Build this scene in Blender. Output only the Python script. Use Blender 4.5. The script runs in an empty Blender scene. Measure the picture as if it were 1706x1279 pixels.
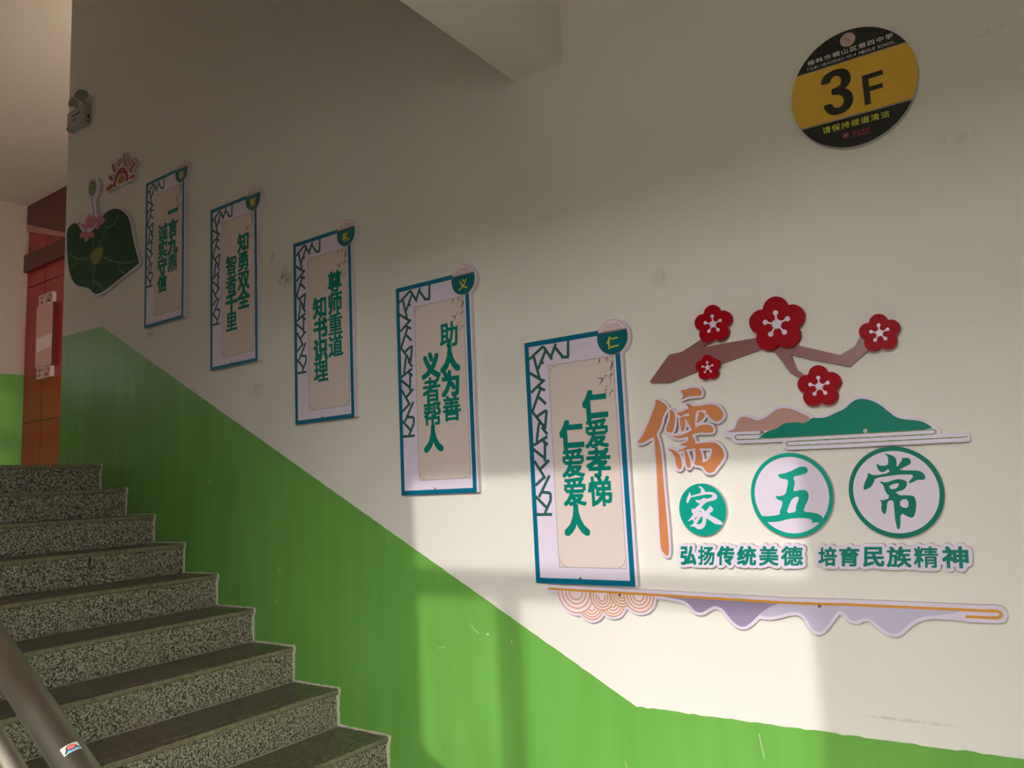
# Staircase wall of a school: plaques, stairs, handrail, sun through a landing window.
import bpy, bmesh, math, random, json
import numpy as np
from mathutils import Vector, Matrix, noise as mnoise
from mathutils.geometry import tessellate_polygon, delaunay_2d_cdt
random.seed(7)
SC = bpy.context.scene
COL = SC.collection
PI = math.pi

# ------------------------------------------------------------------ camera, light, exposure
RISE, RUN = 0.155, 0.2937          # one stair step
F_PX, YAW, PITCH, ROLL = 1270.343, 0.605128, 0.130757, -0.049069
CAM = Vector((4.69847, -2.38521, -0.24049))
cy, sy, cp, sp = math.cos(YAW), math.sin(YAW), math.cos(PITCH), math.sin(PITCH)
fwd = Vector((-sy*cp, cy*cp, sp)); r0 = Vector((cy, sy, 0)); u0 = r0.cross(fwd)
cr, sr = math.cos(ROLL), math.sin(ROLL)
right = cr*r0 + sr*u0; up = -sr*r0 + cr*u0
cd = bpy.data.cameras.new('camera'); cam = bpy.data.objects.new('camera', cd); COL.objects.link(cam)
cd.sensor_fit = 'HORIZONTAL'; cd.sensor_width = 36.0; cd.lens = 36.0*F_PX/1706; cd.clip_start = 0.02
m = Matrix((right, up, -fwd)).transposed().to_4x4(); m.translation = CAM
cam.matrix_world = m
SC.camera = cam

SUN_DIR = Vector((-0.30, 1.0, -0.40)).normalized()     # the way the sunlight travels
SUN_STRENGTH = 1.42
SKY = (1.0, 0.95, 0.985); SKY_STRENGTH = 4.5; GLOW = 3.5; GLOW_POWER = 10.0
GROUND = (0.42, 0.36, 0.29)
SC.view_settings.view_transform = 'Standard'; SC.view_settings.look = 'None'
SC.view_settings.gamma = 1.0; SC.view_settings.use_curve_mapping = False
SC.view_settings.exposure = 0.38
sd = bpy.data.lights.new('sun', 'SUN'); sd.energy = SUN_STRENGTH; sd.angle = math.radians(0.75); sd.color = (1.0, 0.94, 0.90)
so = bpy.data.objects.new('sun', sd); COL.objects.link(so)
so.rotation_euler = SUN_DIR.to_track_quat('-Z', 'Y').to_euler()
w = bpy.data.worlds.new('world'); SC.world = w; w.use_nodes = True
nt = w.node_tree; nt.nodes.clear()
tc = nt.nodes.new('ShaderNodeTexCoord'); sx = nt.nodes.new('ShaderNodeSeparateXYZ')
mr = nt.nodes.new('ShaderNodeMapRange'); mr.inputs['From Min'].default_value = -0.04; mr.inputs['From Max'].default_value = 0.04
mx = nt.nodes.new('ShaderNodeMix'); mx.data_type = 'RGBA'
bg = nt.nodes.new('ShaderNodeBackground'); wo = nt.nodes.new('ShaderNodeOutputWorld')
nt.links.new(tc.outputs['Generated'], sx.inputs[0]); nt.links.new(sx.outputs['Z'], mr.inputs['Value'])
nt.links.new(mr.outputs[0], mx.inputs[0])
mx.inputs[6].default_value = (*GROUND, 1); mx.inputs[7].default_value = (*SKY, 1)
# hazy brightening of the sky round the low sun
vn = nt.nodes.new('ShaderNodeVectorMath'); vn.operation = 'DOT_PRODUCT'; vn.inputs[1].default_value = tuple(-SUN_DIR)
nt.links.new(tc.outputs['Generated'], vn.inputs[0])
g1 = nt.nodes.new('ShaderNodeMath'); g1.operation = 'MAXIMUM'; nt.links.new(vn.outputs['Value'], g1.inputs[0])
g1.inputs[1].default_value = 0
g2 = nt.nodes.new('ShaderNodeMath'); g2.operation = 'POWER'; g2.inputs[1].default_value = GLOW_POWER; nt.links.new(g1.outputs[0], g2.inputs[0])
g3 = nt.nodes.new('ShaderNodeMath'); g3.operation = 'MULTIPLY'; nt.links.new(g2.outputs[0], g3.inputs[0]); nt.links.new(mr.outputs[0], g3.inputs[1])
g4 = nt.nodes.new('ShaderNodeVectorMath'); g4.operation = 'SCALE'; g4.inputs[0].default_value = (1.0*GLOW, .93*GLOW, .87*GLOW); nt.links.new(g3.outputs[0], g4.inputs['Scale'])
g5 = nt.nodes.new('ShaderNodeVectorMath'); g5.operation = 'ADD'; nt.links.new(mx.outputs[2], g5.inputs[0]); nt.links.new(g4.outputs[0], g5.inputs[1])
nt.links.new(g5.outputs[0], bg.inputs['Color']); bg.inputs['Strength'].default_value = SKY_STRENGTH
nt.links.new(bg.outputs[0], wo.inputs[0])

# ------------------------------------------------------------------ materials
def srgb(r, g, b):
    f = lambda c: (c/255/12.92) if c <= 10.31 else ((c/255+0.055)/1.055)**2.4
    return (f(r), f(g), f(b), 1.0)
MATS = {}
def mat(name, col, rough=0.5, metal=0.0, spec=0.5, bump=0.0, bscale=200.0, var=0.0, vscale=3.0, coat=0.0):
    if name in MATS: return MATS[name]
    M = bpy.data.materials.new(name); M.use_nodes = True; n = M.node_tree; b = n.nodes['Principled BSDF']
    b.inputs['Base Color'].default_value = col; b.inputs['Roughness'].default_value = rough
    b.inputs['Metallic'].default_value = metal; b.inputs['Specular IOR Level'].default_value = spec
    b.inputs['Coat Weight'].default_value = coat; b.inputs['Coat Roughness'].default_value = 0.06
    if bump or var:
        t = n.nodes.new('ShaderNodeTexCoord')
    if bump:
        no = n.nodes.new('ShaderNodeTexNoise'); no.inputs['Scale'].default_value = bscale; no.inputs['Detail'].default_value = 4
        bu = n.nodes.new('ShaderNodeBump'); bu.inputs['Strength'].default_value = bump; bu.inputs['Distance'].default_value = 0.002
        n.links.new(t.outputs['Object'], no.inputs['Vector']); n.links.new(no.outputs['Fac'], bu.inputs['Height'])
        n.links.new(bu.outputs[0], b.inputs['Normal'])
    if var:
        n2 = n.nodes.new('ShaderNodeTexNoise'); n2.inputs['Scale'].default_value = vscale; n2.inputs['Detail'].default_value = 5
        rp = n.nodes.new('ShaderNodeMix'); rp.data_type = 'RGBA'
        rp.inputs[6].default_value = tuple(c*(1-var) for c in col[:3])+(1,); rp.inputs[7].default_value = tuple(min(1, c*(1+var)) for c in col[:3])+(1,)
        n.links.new(t.outputs['Object'], n2.inputs['Vector']); n.links.new(n2.outputs['Fac'], rp.inputs[0]); n.links.new(rp.outputs[2], b.inputs['Base Color'])
    MATS[name] = M
    return M

class NT:
    """small node helper"""
    def __init__(s, name):
        s.M = bpy.data.materials.new(name); s.M.use_nodes = True; s.n = s.M.node_tree; s.b = s.n.nodes['Principled BSDF']; MATS[name] = s.M
        s.t = s.n.nodes.new('ShaderNodeTexCoord')
    def node(s, k, ins=None, **kw):
        x = s.n.nodes.new('ShaderNode'+k)
        for a, v in kw.items(): setattr(x, a, v)
        for a, v in (ins or {}).items():
            if hasattr(v, 'is_output') or isinstance(v, bpy.types.NodeSocket): s.n.links.new(v, x.inputs[a])
            else: x.inputs[a].default_value = v
        return x
    def noise(s, scale, detail=3, vec=None, rough=0.5, dist=0.0):
        return s.node('TexNoise', {'Vector': vec or s.t.outputs['Object'], 'Scale': scale, 'Detail': detail, 'Roughness': rough, 'Distortion': dist}).outputs['Fac']
    def mapping(s, sc): return s.node('Mapping', {'Vector': s.t.outputs['Object'], 'Scale': sc}).outputs[0]
    def rng(s, v, a, b, c=0.0, d=1.0): return s.node('MapRange', {'Value': v, 'From Min': a, 'From Max': b, 'To Min': c, 'To Max': d}).outputs[0]
    def mix(s, f, a, b):
        x = s.node('Mix', data_type='RGBA')
        for i, v in ((0, f), (6, a), (7, b)):
            if isinstance(v, bpy.types.NodeSocket): s.n.links.new(v, x.inputs[i])
            else: x.inputs[i].default_value = v
        return x.outputs[2]
    def math(s, op, a, b=0.0):
        x = s.node('Math', operation=op)
        for i, v in ((0, a), (1, b)):
            if isinstance(v, bpy.types.NodeSocket): s.n.links.new(v, x.inputs[i])
            else: x.inputs[i].default_value = v
        return x.outputs[0]
    def out(s, col=None, rough=None, height=None, bstr=0.3, bdist=0.002):
        for k, v in (('Base Color', col), ('Roughness', rough)):
            if v is None: continue
            if isinstance(v, bpy.types.NodeSocket): s.n.links.new(v, s.b.inputs[k])
            else: s.b.inputs[k].default_value = v
        if height is not None:
            bu = s.node('Bump', {'Height': height, 'Strength': bstr, 'Distance': bdist}); s.n.links.new(bu.outputs[0], s.b.inputs['Normal'])
        return s.M

def wall_white():
    k = NT('white_wall_paint')
    base = k.mix(k.rng(k.noise(1.2, 5), .3, .7), srgb(234, 228, 222), srgb(238, 232, 226))
    # smudges and dents left on the plaster: (x, z, rx, rz, colour, strength)
    for x, z, rx, rz, c, st in ((3.685, .429, .034, .045, (150, 158, 146), .35), (1.72, .83, .07, .06, (120, 118, 105), .8), (.52, .74, .05, .05, (120, 116, 110), .6),
                                (2.07, .2, .07, .22, (196, 194, 188), .5), (2.2, .93, .04, .05, (96, 118, 70), .6), (4.58, .65, .08, .05, (186, 178, 168), .35),
                                (4.70, .93, .06, .012, (160, 150, 140), .35), (1.62, .95, .02, .03, (110, 108, 100), .5), (1.5, .3, .06, .05, (170, 168, 160), .4),
                                (.95, .35, .03, .02, (150, 146, 138), .5), (4.3, -.93, .16, .006, (170, 160, 150), .5), (-2.4, 3.25, .3, .16, (150, 140, 124), .4)):
        s = k.node('SeparateXYZ', {0: k.t.outputs['Object']})
        dx = k.math('DIVIDE', k.math('SUBTRACT', s.outputs['X'], x), rx); dz = k.math('DIVIDE', k.math('SUBTRACT', s.outputs['Z'], z), rz)
        d = k.math('SQRT', k.math('ADD', k.math('MULTIPLY', dx, dx), k.math('MULTIPLY', dz, dz)))
        f = k.math('MULTIPLY', k.rng(d, 1.0, .35), k.rng(k.noise(34, 5, rough=.7), .42, .62))
        base = k.mix(k.math('MULTIPLY', f, st), base, srgb(*c))
    h = k.math('ADD', k.math('MULTIPLY', k.noise(2.2, 4), 2.0), k.math('MULTIPLY', k.noise(90, 3), .12))
    k.b.inputs['Specular IOR Level'].default_value = .35
    return k.out(base, .55, h, .25, .01)
def dado_green():
    k = NT('green_gloss_paint')
    st = k.noise(2.0, 5, k.mapping((5, 5, .7)))
    col = k.mix(k.rng(st, .3, .7), srgb(106, 168, 72), srgb(120, 183, 86))
    sp_ = k.rng(k.noise(60, 2), .74, .78)
    col = k.mix(k.math('MULTIPLY', sp_, .0), col, srgb(230, 235, 220))
    h = k.math('ADD', k.math('MULTIPLY', st, .7), k.math('MULTIPLY', k.noise(24, 4, k.mapping((1, 1, .5))), .16))
    return k.out(col, .31, h, .35, .012)
def granite(name, light, dark, mid, rough, streak=False, grain=230):
    k = NT(name)
    v = k.mapping((1, .22, .5)) if streak else k.t.outputs['Object']
    a = k.noise(grain, 3, v, .6); b = k.noise(grain*.6, 3, v, .65, .4)
    c1 = k.mix(k.rng(a, .455, .525), dark, light)
    c2 = k.mix(k.math('MULTIPLY', k.rng(b, .40, .60), .42), c1, mid)
    c3 = k.mix(k.math('MULTIPLY', k.rng(b, .42, .47, 1, 0), .85), c2, dark)
    c4 = k.mix(k.math('MULTIPLY', k.rng(k.noise(5, 4), .45, .7), .35), c3, mid)
    return k.out(c4, rough, a, .12, .001)
def clear_glass():
    k = NT('window_glass'); n = k.n; n.nodes.remove(k.b)
    tr = n.nodes.new('ShaderNodeBsdfTransparent'); tr.inputs[0].default_value = (.94, .96, .95, 1)
    gl = n.nodes.new('ShaderNodeBsdfGlossy'); gl.inputs['Roughness'].default_value = .02
    fr = n.nodes.new('ShaderNodeFresnel'); fr.inputs[0].default_value = 1.45
    mi = n.nodes.new('ShaderNodeMixShader'); n.links.new(fr.outputs[0], mi.inputs[0]); n.links.new(tr.outputs[0], mi.inputs[1]); n.links.new(gl.outputs[0], mi.inputs[2])
    n.links.new(mi.outputs[0], n.nodes['Material Output'].inputs[0]); return k.M

WHITE = wall_white(); GREEN = dado_green()
RISER_M = granite('speckled_granite', srgb(224, 212, 190), srgb(40, 36, 30), srgb(152, 142, 122), .45, False, 150)
TREAD_M = granite('polished_tread_granite', srgb(146, 130, 112), srgb(72, 63, 53), srgb(108, 96, 82), .34, True, 170)
GROUT = mat('white_grout', srgb(214, 206, 190), .8, bump=.6, bscale=120, var=.15, vscale=30)
EDGE = mat('chipped_stone_edge', srgb(146, 136, 110), .6, bump=.5, bscale=150, var=.75, vscale=45)
STEELD = mat('dimmed_steel', srgb(150, 142, 128), .5, metal=1.0, var=.08, vscale=12)  # steel colour darkened to dim the lower rails
STEEL = mat('brushed_steel', srgb(214, 208, 198), .34, metal=1.0, var=.06, vscale=12)
PVC = mat('white_board', srgb(232, 217, 240), .28)
PVCS = mat('white_board_edge', srgb(206, 196, 200), .5)
CREAM = mat('cream_print', srgb(230, 210, 207), .22)
TEAL = mat('teal_blue_print', srgb(0, 108, 142), .3, spec=.3)
LATT = mat('dark_teal_print', srgb(48, 98, 94), .35, spec=.3)
TEXTG = mat('green_lettering', srgb(0, 128, 114), .4, spec=.2)
MEDAL = mat('deep_teal_print', srgb(2, 104, 116), .2)
YEL = mat('yellow_lettering', srgb(222, 214, 40), .3)
LINE = mat('fine_line_print', srgb(84, 100, 78), .4)
LEAFP = mat('bamboo_print', srgb(108, 84, 92), .4)
RED = mat('red_acrylic', srgb(164, 0, 20), .4, spec=.1)
BROWN = mat('brown_acrylic', srgb(146, 92, 92), .3, var=.06, vscale=6)
ORANGE = mat('orange_print', srgb(214, 136, 88), .3, var=.08, vscale=5)
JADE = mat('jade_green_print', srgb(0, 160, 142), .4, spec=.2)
JADE2 = mat('shaded_jade_print', srgb(0, 124, 106), .4, spec=.15)  # jade darkened for the disc standing in shade
MTG = mat('mountain_green_print', srgb(0, 130, 114), .4, spec=.15)
MTP = mat('mountain_pink_print', srgb(196, 146, 142), .25, var=.08, vscale=10)
OLIVE = mat('olive_line_print', srgb(104, 138, 84), .4)
GOLD = mat('gold_orange_print', srgb(226, 154, 58), .3)
ARC = mat('tan_arc_print', srgb(216, 156, 122), .35)
PINKW = mat('pale_pink_print', srgb(245, 222, 230), .3)
PURD = mat('dusky_purple_print', srgb(160, 142, 178), .25)
PURL = mat('pale_lilac_print', srgb(204, 194, 222), .25, var=.06, vscale=3)
LOTUS = mat('lotus_leaf_print', srgb(12, 78, 44), .45, spec=.2, var=.2, vscale=9)
VEIN = mat('leaf_vein_print', srgb(96, 150, 104), .4)
PETAL = mat('lotus_pink_print', srgb(204, 118, 146), .3, var=.3, vscale=60)
POD = mat('olive_yellow_print', srgb(128, 134, 40), .3)
BUDM = mat('bud_green_print', srgb(92, 134, 88), .3, var=.1, vscale=40)
SUNR = mat('dark_red_print', srgb(150, 22, 34), .3)
SUNO = mat('burnt_orange_print', srgb(178, 92, 42), .3)
RAYM = mat('brick_red_print', srgb(168, 58, 46), .3)
SCREW = mat('screw_metal', srgb(140, 136, 126), .35, metal=.9)
BLACKP = mat('black_print', srgb(30, 28, 30), .16)
YELP = mat('amber_print', srgb(234, 180, 62), .16)
WHITEP = mat('white_print', srgb(214, 210, 208), .35)
YGP = mat('lime_print', srgb(206, 206, 66), .35)
REDP = mat('crimson_print', srgb(188, 50, 58), .35)
SILV = mat('silver_rim', srgb(190, 186, 182), .35, metal=.5)
REDTILE = mat('red_cladding', srgb(176, 44, 36), .16, var=.08, vscale=1.5)
REDJ = mat('dark_joint', srgb(60, 20, 18), .7)
REDD = mat('dark_red_paint', srgb(104, 30, 28), .35)
PLAST = mat('grey_plastic', srgb(168, 168, 166), .4)
DARKP = mat('dark_plastic', srgb(34, 32, 28), .4)
CHROME = mat('lamp_reflector', srgb(214, 214, 206), .12, metal=1.0)
LENS = mat('lamp_lens', srgb(150, 150, 136), .1)
FRAMEM = mat('white_window_frame', srgb(226, 226, 224), .35)
HALLW = mat('darkened_hall_paint', srgb(204, 188, 170), .7, bump=.1, bscale=5, var=.02)  # wall white darkened so the hall stays dim
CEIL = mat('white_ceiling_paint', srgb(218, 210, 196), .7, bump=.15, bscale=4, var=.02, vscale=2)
CONC = mat('grey_terrazzo', srgb(216, 210, 198), .45, var=.1, vscale=60)
GLASS = clear_glass()

# ------------------------------------------------------------------ object helpers
def link(name, me, mats, parent=None, loc=(0, 0, 0)):
    for x in (mats if isinstance(mats, (list, tuple)) else [mats]): me.materials.append(x)
    o = bpy.data.objects.new(name, me); COL.objects.link(o); o.location = loc
    if parent is not None: o.parent = parent
    return o
def thing(name, label, cat, loc, group=None):
    o = bpy.data.objects.new(name, None); COL.objects.link(o); o.location = loc; o.empty_display_size = .05
    o['label'] = label; o['category'] = cat
    if group: o['group'] = group
    return o
def struct(o): o['kind'] = 'structure'; return o
def box_bm(bm, a, b, mi=0):
    v = [bm.verts.new((x, y, z)) for x in (a[0], b[0]) for y in (a[1], b[1]) for z in (a[2], b[2])]
    for f in ((0, 1, 3, 2), (4, 6, 7, 5), (0, 4, 5, 1), (2, 3, 7, 6), (0, 2, 6, 4), (1, 5, 7, 3)):
        bm.faces.new([v[i] for i in f]).material_index = mi
def bm_obj(name, bm, mats, parent=None, loc=(0, 0, 0), smooth=False, bevel=0.0):
    bmesh.ops.recalc_face_normals(bm, faces=bm.faces)
    if bevel: bmesh.ops.bevel(bm, geom=list(bm.edges), offset=bevel, segments=2, affect='EDGES', clamp_overlap=True)
    me = bpy.data.meshes.new(name); bm.to_mesh(me); bm.free()
    if smooth:
        for p_ in me.polygons: p_.use_smooth = True
    return link(name, me, mats, parent, loc)
def boxes(name, L, mats, parent=None, bevel=0.0, loc=(0, 0, 0)):
    bm = bmesh.new()
    for b in L: box_bm(bm, *b)
    return bm_obj(name, bm, mats, parent, loc, bevel=bevel)
def area(L): return sum(L[i-1][0]*L[i][1]-L[i][0]*L[i-1][1] for i in range(len(L)))/2
def plate(name, groups, y0, th, mats, parent=None, org=(0, 0, 0)):
    """extruded flat shape facing -y; groups = [(outer, [holes])] in world x,z"""
    V, Fc = [], []
    ox, oy, oz = org
    for outer, holes in groups:
        loops = [list(outer)] + [list(h) for h in holes]
        if area(loops[0]) < 0: loops[0].reverse()
        for h in loops[1:]:
            if area(h) > 0: h.reverse()
        flat = [p for L in loops for p in L]
        n = len(flat); base = len(V)
        tris = tessellate_polygon([[Vector((p[0], p[1], 0)) for p in L] for L in loops])
        V += [(p[0]-ox, y0-oy, p[1]-oz) for p in flat] + [(p[0]-ox, y0+th-oy, p[1]-oz) for p in flat]
        at = sum(abs((flat[b][0]-flat[a][0])*(flat[c][1]-flat[a][1])-(flat[b][1]-flat[a][1])*(flat[c][0]-flat[a][0]))/2 for a, b, c in tris)
        want = abs(area(loops[0]))-sum(abs(area(h)) for h in loops[1:])
        if abs(at-want) > .004*want:      # loops that touch themselves: constrained Delaunay instead
            es = []; k = 0
            for L in loops: es += [(k+i, k+(i+1) % len(L)) for i in range(len(L))]; k += len(L)
            vo, _, fo, ov, _, _ = delaunay_2d_cdt([Vector(p)*1000 for p in flat], es, [], 0, 1e-6)
            near = [o_[0] if o_ else min(range(n), key=lambda q: (flat[q][0]*1000-v_.x)**2+(flat[q][1]*1000-v_.y)**2) for o_, v_ in zip(ov, vo)]
            cen = np.array([sum((vo[i] for i in f), Vector((0, 0)))/(3000) for f in fo]); ins = np.zeros(len(cen), bool)
            for L in loops: ins ^= inside(L, cen[:, 0], cen[:, 1])
            tris = [tuple(near[i] for i in f) for f, q in zip(fo, ins) if q and len({near[i] for i in f}) == 3]
        for a, b, c in tris:
            A, B, C_ = flat[a], flat[b], flat[c]
            s = (B[0]-A[0])*(C_[1]-A[1])-(B[1]-A[1])*(C_[0]-A[0])
            if abs(s) < 1e-12: continue
            if s < 0: b, c = c, b
            Fc.append((base+a, base+b, base+c)); Fc.append((base+n+a, base+n+c, base+n+b))
        k = 0
        for L in loops:
            m_ = len(L)
            for i in range(m_):
                j = (i+1) % m_; Fc.append((base+k+j, base+k+i, base+n+k+i, base+n+k+j))
            k += m_
    me = bpy.data.meshes.new(name); me.from_pydata(V, [], Fc); me.update()
    mats = mats if isinstance(mats, (list, tuple)) else [mats]
    o = link(name, me, mats, parent)
    if len(mats) > 1:
        for p_ in me.polygons:
            if abs(p_.normal.y) < .5: p_.material_index = 1
    return o
def ell(cx, cz, rx, rz, n=64, a0=0, a1=2*PI): return [(cx+rx*math.cos(a0+(a1-a0)*i/n), cz+rz*math.sin(a0+(a1-a0)*i/n)) for i in range(n)]
def seg(x0, z0, x1, z1, w_):
    d = math.hypot(x1-x0, z1-z0) or 1e-6; nx, nz = -(z1-z0)/d*w_/2, (x1-x0)/d*w_/2
    return [(x0+nx, z0+nz), (x0-nx, z0-nz), (x1-nx, z1-nz), (x1+nx, z1+nz)]
def smooth_loop(L, it=2):
    for _ in range(it):
        M_ = []
        for i in range(len(L)):
            a, b = L[i], L[(i+1) % len(L)]
            M_ += [(a[0]*.75+b[0]*.25, a[1]*.75+b[1]*.25), (a[0]*.25+b[0]*.75, a[1]*.25+b[1]*.75)]
        L = M_
    return L
def ribbon(pts, w_):
    """polyline -> closed band with mitred joints"""
    l, r = [], []
    for i, p in enumerate(pts):
        a = pts[max(0, i-1)]; b = pts[min(len(pts)-1, i+1)]
        d = math.hypot(b[0]-a[0], b[1]-a[1]) or 1e-6; nx, nz = -(b[1]-a[1])/d*w_/2, (b[0]-a[0])/d*w_/2
        l.append((p[0]+nx, p[1]+nz)); r.append((p[0]-nx, p[1]-nz))
    return l + r[::-1]

# ------------------------------------------------------------------ outlines on a grid: union, thicken, trace
def inside(poly, X, Z):
    P = np.array(poly); x0, z0 = P[:, 0], P[:, 1]; x1, z1 = np.roll(x0, -1), np.roll(z0, -1)
    r = np.zeros(X.shape, bool)
    for a, b, c, d in zip(x0, z0, x1, z1):
        if b == d: continue
        k = ((b > Z) != (d > Z)) & (X < (c-a)*(Z-b)/(d-b)+a); r ^= k
    return r
def dilate(G, r):
    n = int(math.ceil(r)); o = G.copy()
    for i in range(-n, n+1):
        for j in range(-n, n+1):
            if 0 < i*i+j*j <= r*r+.3: o |= np.roll(np.roll(G, i, 0), j, 1)
    return o
def trace(G, x0, z0, res, eps=.45):
    """marching squares on a softened mask -> [(outer, holes)]"""
    F = G.astype(float)
    for ax in (0, 1): F = (np.roll(F, 1, ax)+2*F+np.roll(F, -1, ax))/4
    F = F-.5
    C_ = (F > 0)
    code = C_[:-1, :-1]*1+C_[:-1, 1:]*2+C_[1:, 1:]*4+C_[1:, :-1]*8
    nxt = {}; pos = {}
    T = {1: ((3, 0),), 2: ((0, 1),), 3: ((3, 1),), 4: ((1, 2),), 5: ((3, 2), (1, 0)), 6: ((0, 2),), 7: ((3, 2),), 8: ((2, 3),), 9: ((2, 0),), 10: ((0, 3), (2, 1)), 11: ((2, 1),), 12: ((1, 3),), 13: ((1, 0),), 14: ((0, 3),)}
    def key(i, j, e): return ((i, j, 0), (i, j+1, 1), (i+1, j, 0), (i, j, 1))[e]
    for i, j in zip(*np.nonzero((code > 0) & (code < 15))):
        i = int(i); j = int(j)
        for a, b in T[int(code[i, j])]:
            ka, kb = key(i, j, a), key(i, j, b); nxt[ka] = kb
            for kk in (ka, kb):
                if kk not in pos:
                    r_, c_, d_ = kk; f0 = F[r_, c_]; f1 = F[r_, c_+1] if d_ == 0 else F[r_+1, c_]
                    t = f0/(f0-f1) if f0 != f1 else .5
                    pos[kk] = (c_+t, r_) if d_ == 0 else (c_, r_+t)
    loops = []
    while nxt:
        k0, k1 = nxt.popitem(); L = [pos[k0]]; k = k1
        while k != k0 and k in nxt: L.append(pos[k]); k = nxt.pop(k)
        if len(L) > 7: loops.append(L)
    def dp(P, e):
        if len(P) < 3: return P
        keep = [0, len(P)-1]; st = [(0, len(P)-1)]; A = np.array(P)
        while st:
            a, b = st.pop()
            if b-a < 2: continue
            d = A[b]-A[a]; l = math.hypot(*d) or 1e-9; q = abs((A[a+1:b, 0]-A[a, 0])*d[1]-(A[a+1:b, 1]-A[a, 1])*d[0])/l
            m_ = int(q.argmax())
            if q[m_] > e: keep.append(a+1+m_); st += [(a, a+1+m_), (a+1+m_, b)]
        return [P[i] for i in sorted(keep)]
    out = []
    for L in loops:
        h = len(L)//2; Q = dp(L[:h+1], eps)[:-1]+dp(L[h:]+L[:1], eps)[:-1]
        if len(Q) > 3: out.append([(x0+x*res, z0+y*res) for x, y in Q])
    ars = [area(L) for L in out]
    if not out: return []
    sgn = 1 if ars[max(range(len(ars)), key=lambda i: abs(ars[i]))] > 0 else -1
    outs = [(L, []) for L, a in zip(out, ars) if a*sgn > 0 and abs(a) > 6*res*res]
    for L, a in zip(out, ars):
        if a*sgn > 0 or abs(a) < 6*res*res: continue
        best = None
        for O in outs:
            if inside(O[0], np.array([L[0][0]]), np.array([L[0][1]]))[0] and (best is None or abs(area(O[0])) < abs(area(best[0]))): best = O
        if best: best[1].append(L)
    return outs
def union(add, sub=(), grow=0.0, res=.001, holes=True, eps=.45):
    A = np.array([p for L in add for p in L]); pad = grow+4*res
    x0, z0 = A.min(0)-pad; x1, z1 = A.max(0)+pad
    xs = np.arange(x0, x1+res, res); zs = np.arange(z0, z1+res, res); X, Z = np.meshgrid(xs, zs)
    G = np.zeros(X.shape, bool)
    for L in add: G |= inside(L, X, Z)
    for L in sub: G &= ~inside(L, X, Z)
    if grow: G = dilate(G, grow/res)
    g = trace(G, x0, z0, res, eps)
    return g if holes else [(o, []) for o, h in g]

# ------------------------------------------------------------------ lettering: built-in font glyphs thickened to a heavy face
GL = {}
NP = 150
def glyph(ch, bold=None):
    """[(outer, holes)] in em units (x 0..1, z -.12..0.88)"""
    kk = (ch, bold)
    if kk in GL: return GL[kk]
    c = bpy.data.curves.new('t', 'FONT'); c.body = ch; c.resolution_u = 4
    o = bpy.data.objects.new('t', c); COL.objects.link(o)
    dg = bpy.context.evaluated_depsgraph_get(); me = bpy.data.meshes.new_from_object(o.evaluated_get(dg))
    bpy.data.objects.remove(o)
    G = np.zeros((int(NP*1.3), int(NP*1.3)), bool); z00 = -.25; x00 = -.12
    v = np.array([(p.co.x, p.co.y) for p in me.vertices]) if len(me.vertices) else np.zeros((0, 2))
    for pl in me.polygons:
        P = (v[list(pl.vertices)]-(x00, z00))*NP
        a0, b0 = np.floor(P.min(0)).astype(int)-1; a1, b1 = np.ceil(P.max(0)).astype(int)+2
        X, Z = np.meshgrid(np.arange(max(a0, 0), a1), np.arange(max(b0, 0), b1))
        s = None; ok = np.ones(X.shape, bool); n = len(P); sg = 1 if area(P.tolist()) > 0 else -1
        for i in range(n):
            A, B = P[i], P[(i+1) % n]; ok &= sg*((B[0]-A[0])*(Z-A[1])-(B[1]-A[1])*(X-A[0])) >= -1e-6
        G[b0 if b0 > 0 else 0:b1, a0 if a0 > 0 else 0:a1] |= ok[:G.shape[0]-max(b0, 0), :G.shape[1]-max(a0, 0)]
    frac = G.sum()/NP/NP
    bpy.data.meshes.remove(me)
    if bold is None: bold = max(.026, min(.070, .097-.20*frac))
    if bold:      # square pen: keeps the corners of the heavy face crisp
        for ax in (0, 1):
            G0 = G.copy()
            for i in range(-round(bold*NP*.88), round(bold*NP*.88)+1): G |= np.roll(G0, i, ax)
    g = trace(G, x00, z00, 1/NP, .35)
    GL[kk] = g
    return g
def map_quad(g, quad, src=(0, 1, -.12, .88)):
    """bilinear map of glyph groups into BL,BR,TR,TL"""
    a, b, c_, d = [Vector(p) for p in quad]; x0, x1, z0, z1 = src
    def f(p):
        s, t = (p[0]-x0)/(x1-x0), (p[1]-z0)/(z1-z0)
        q_ = a*(1-s)*(1-t)+b*s*(1-t)+c_*s*t+d*(1-s)*t
        return (q_.x, q_.y)
    return [([f(p) for p in o], [[f(p) for p in h] for h in hs]) for o, hs in g]
def gbox(g):
    A = np.array([p for o, _ in g for p in o]); return (A[:, 0].min(), A[:, 0].max(), A[:, 1].min(), A[:, 1].max())

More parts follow.
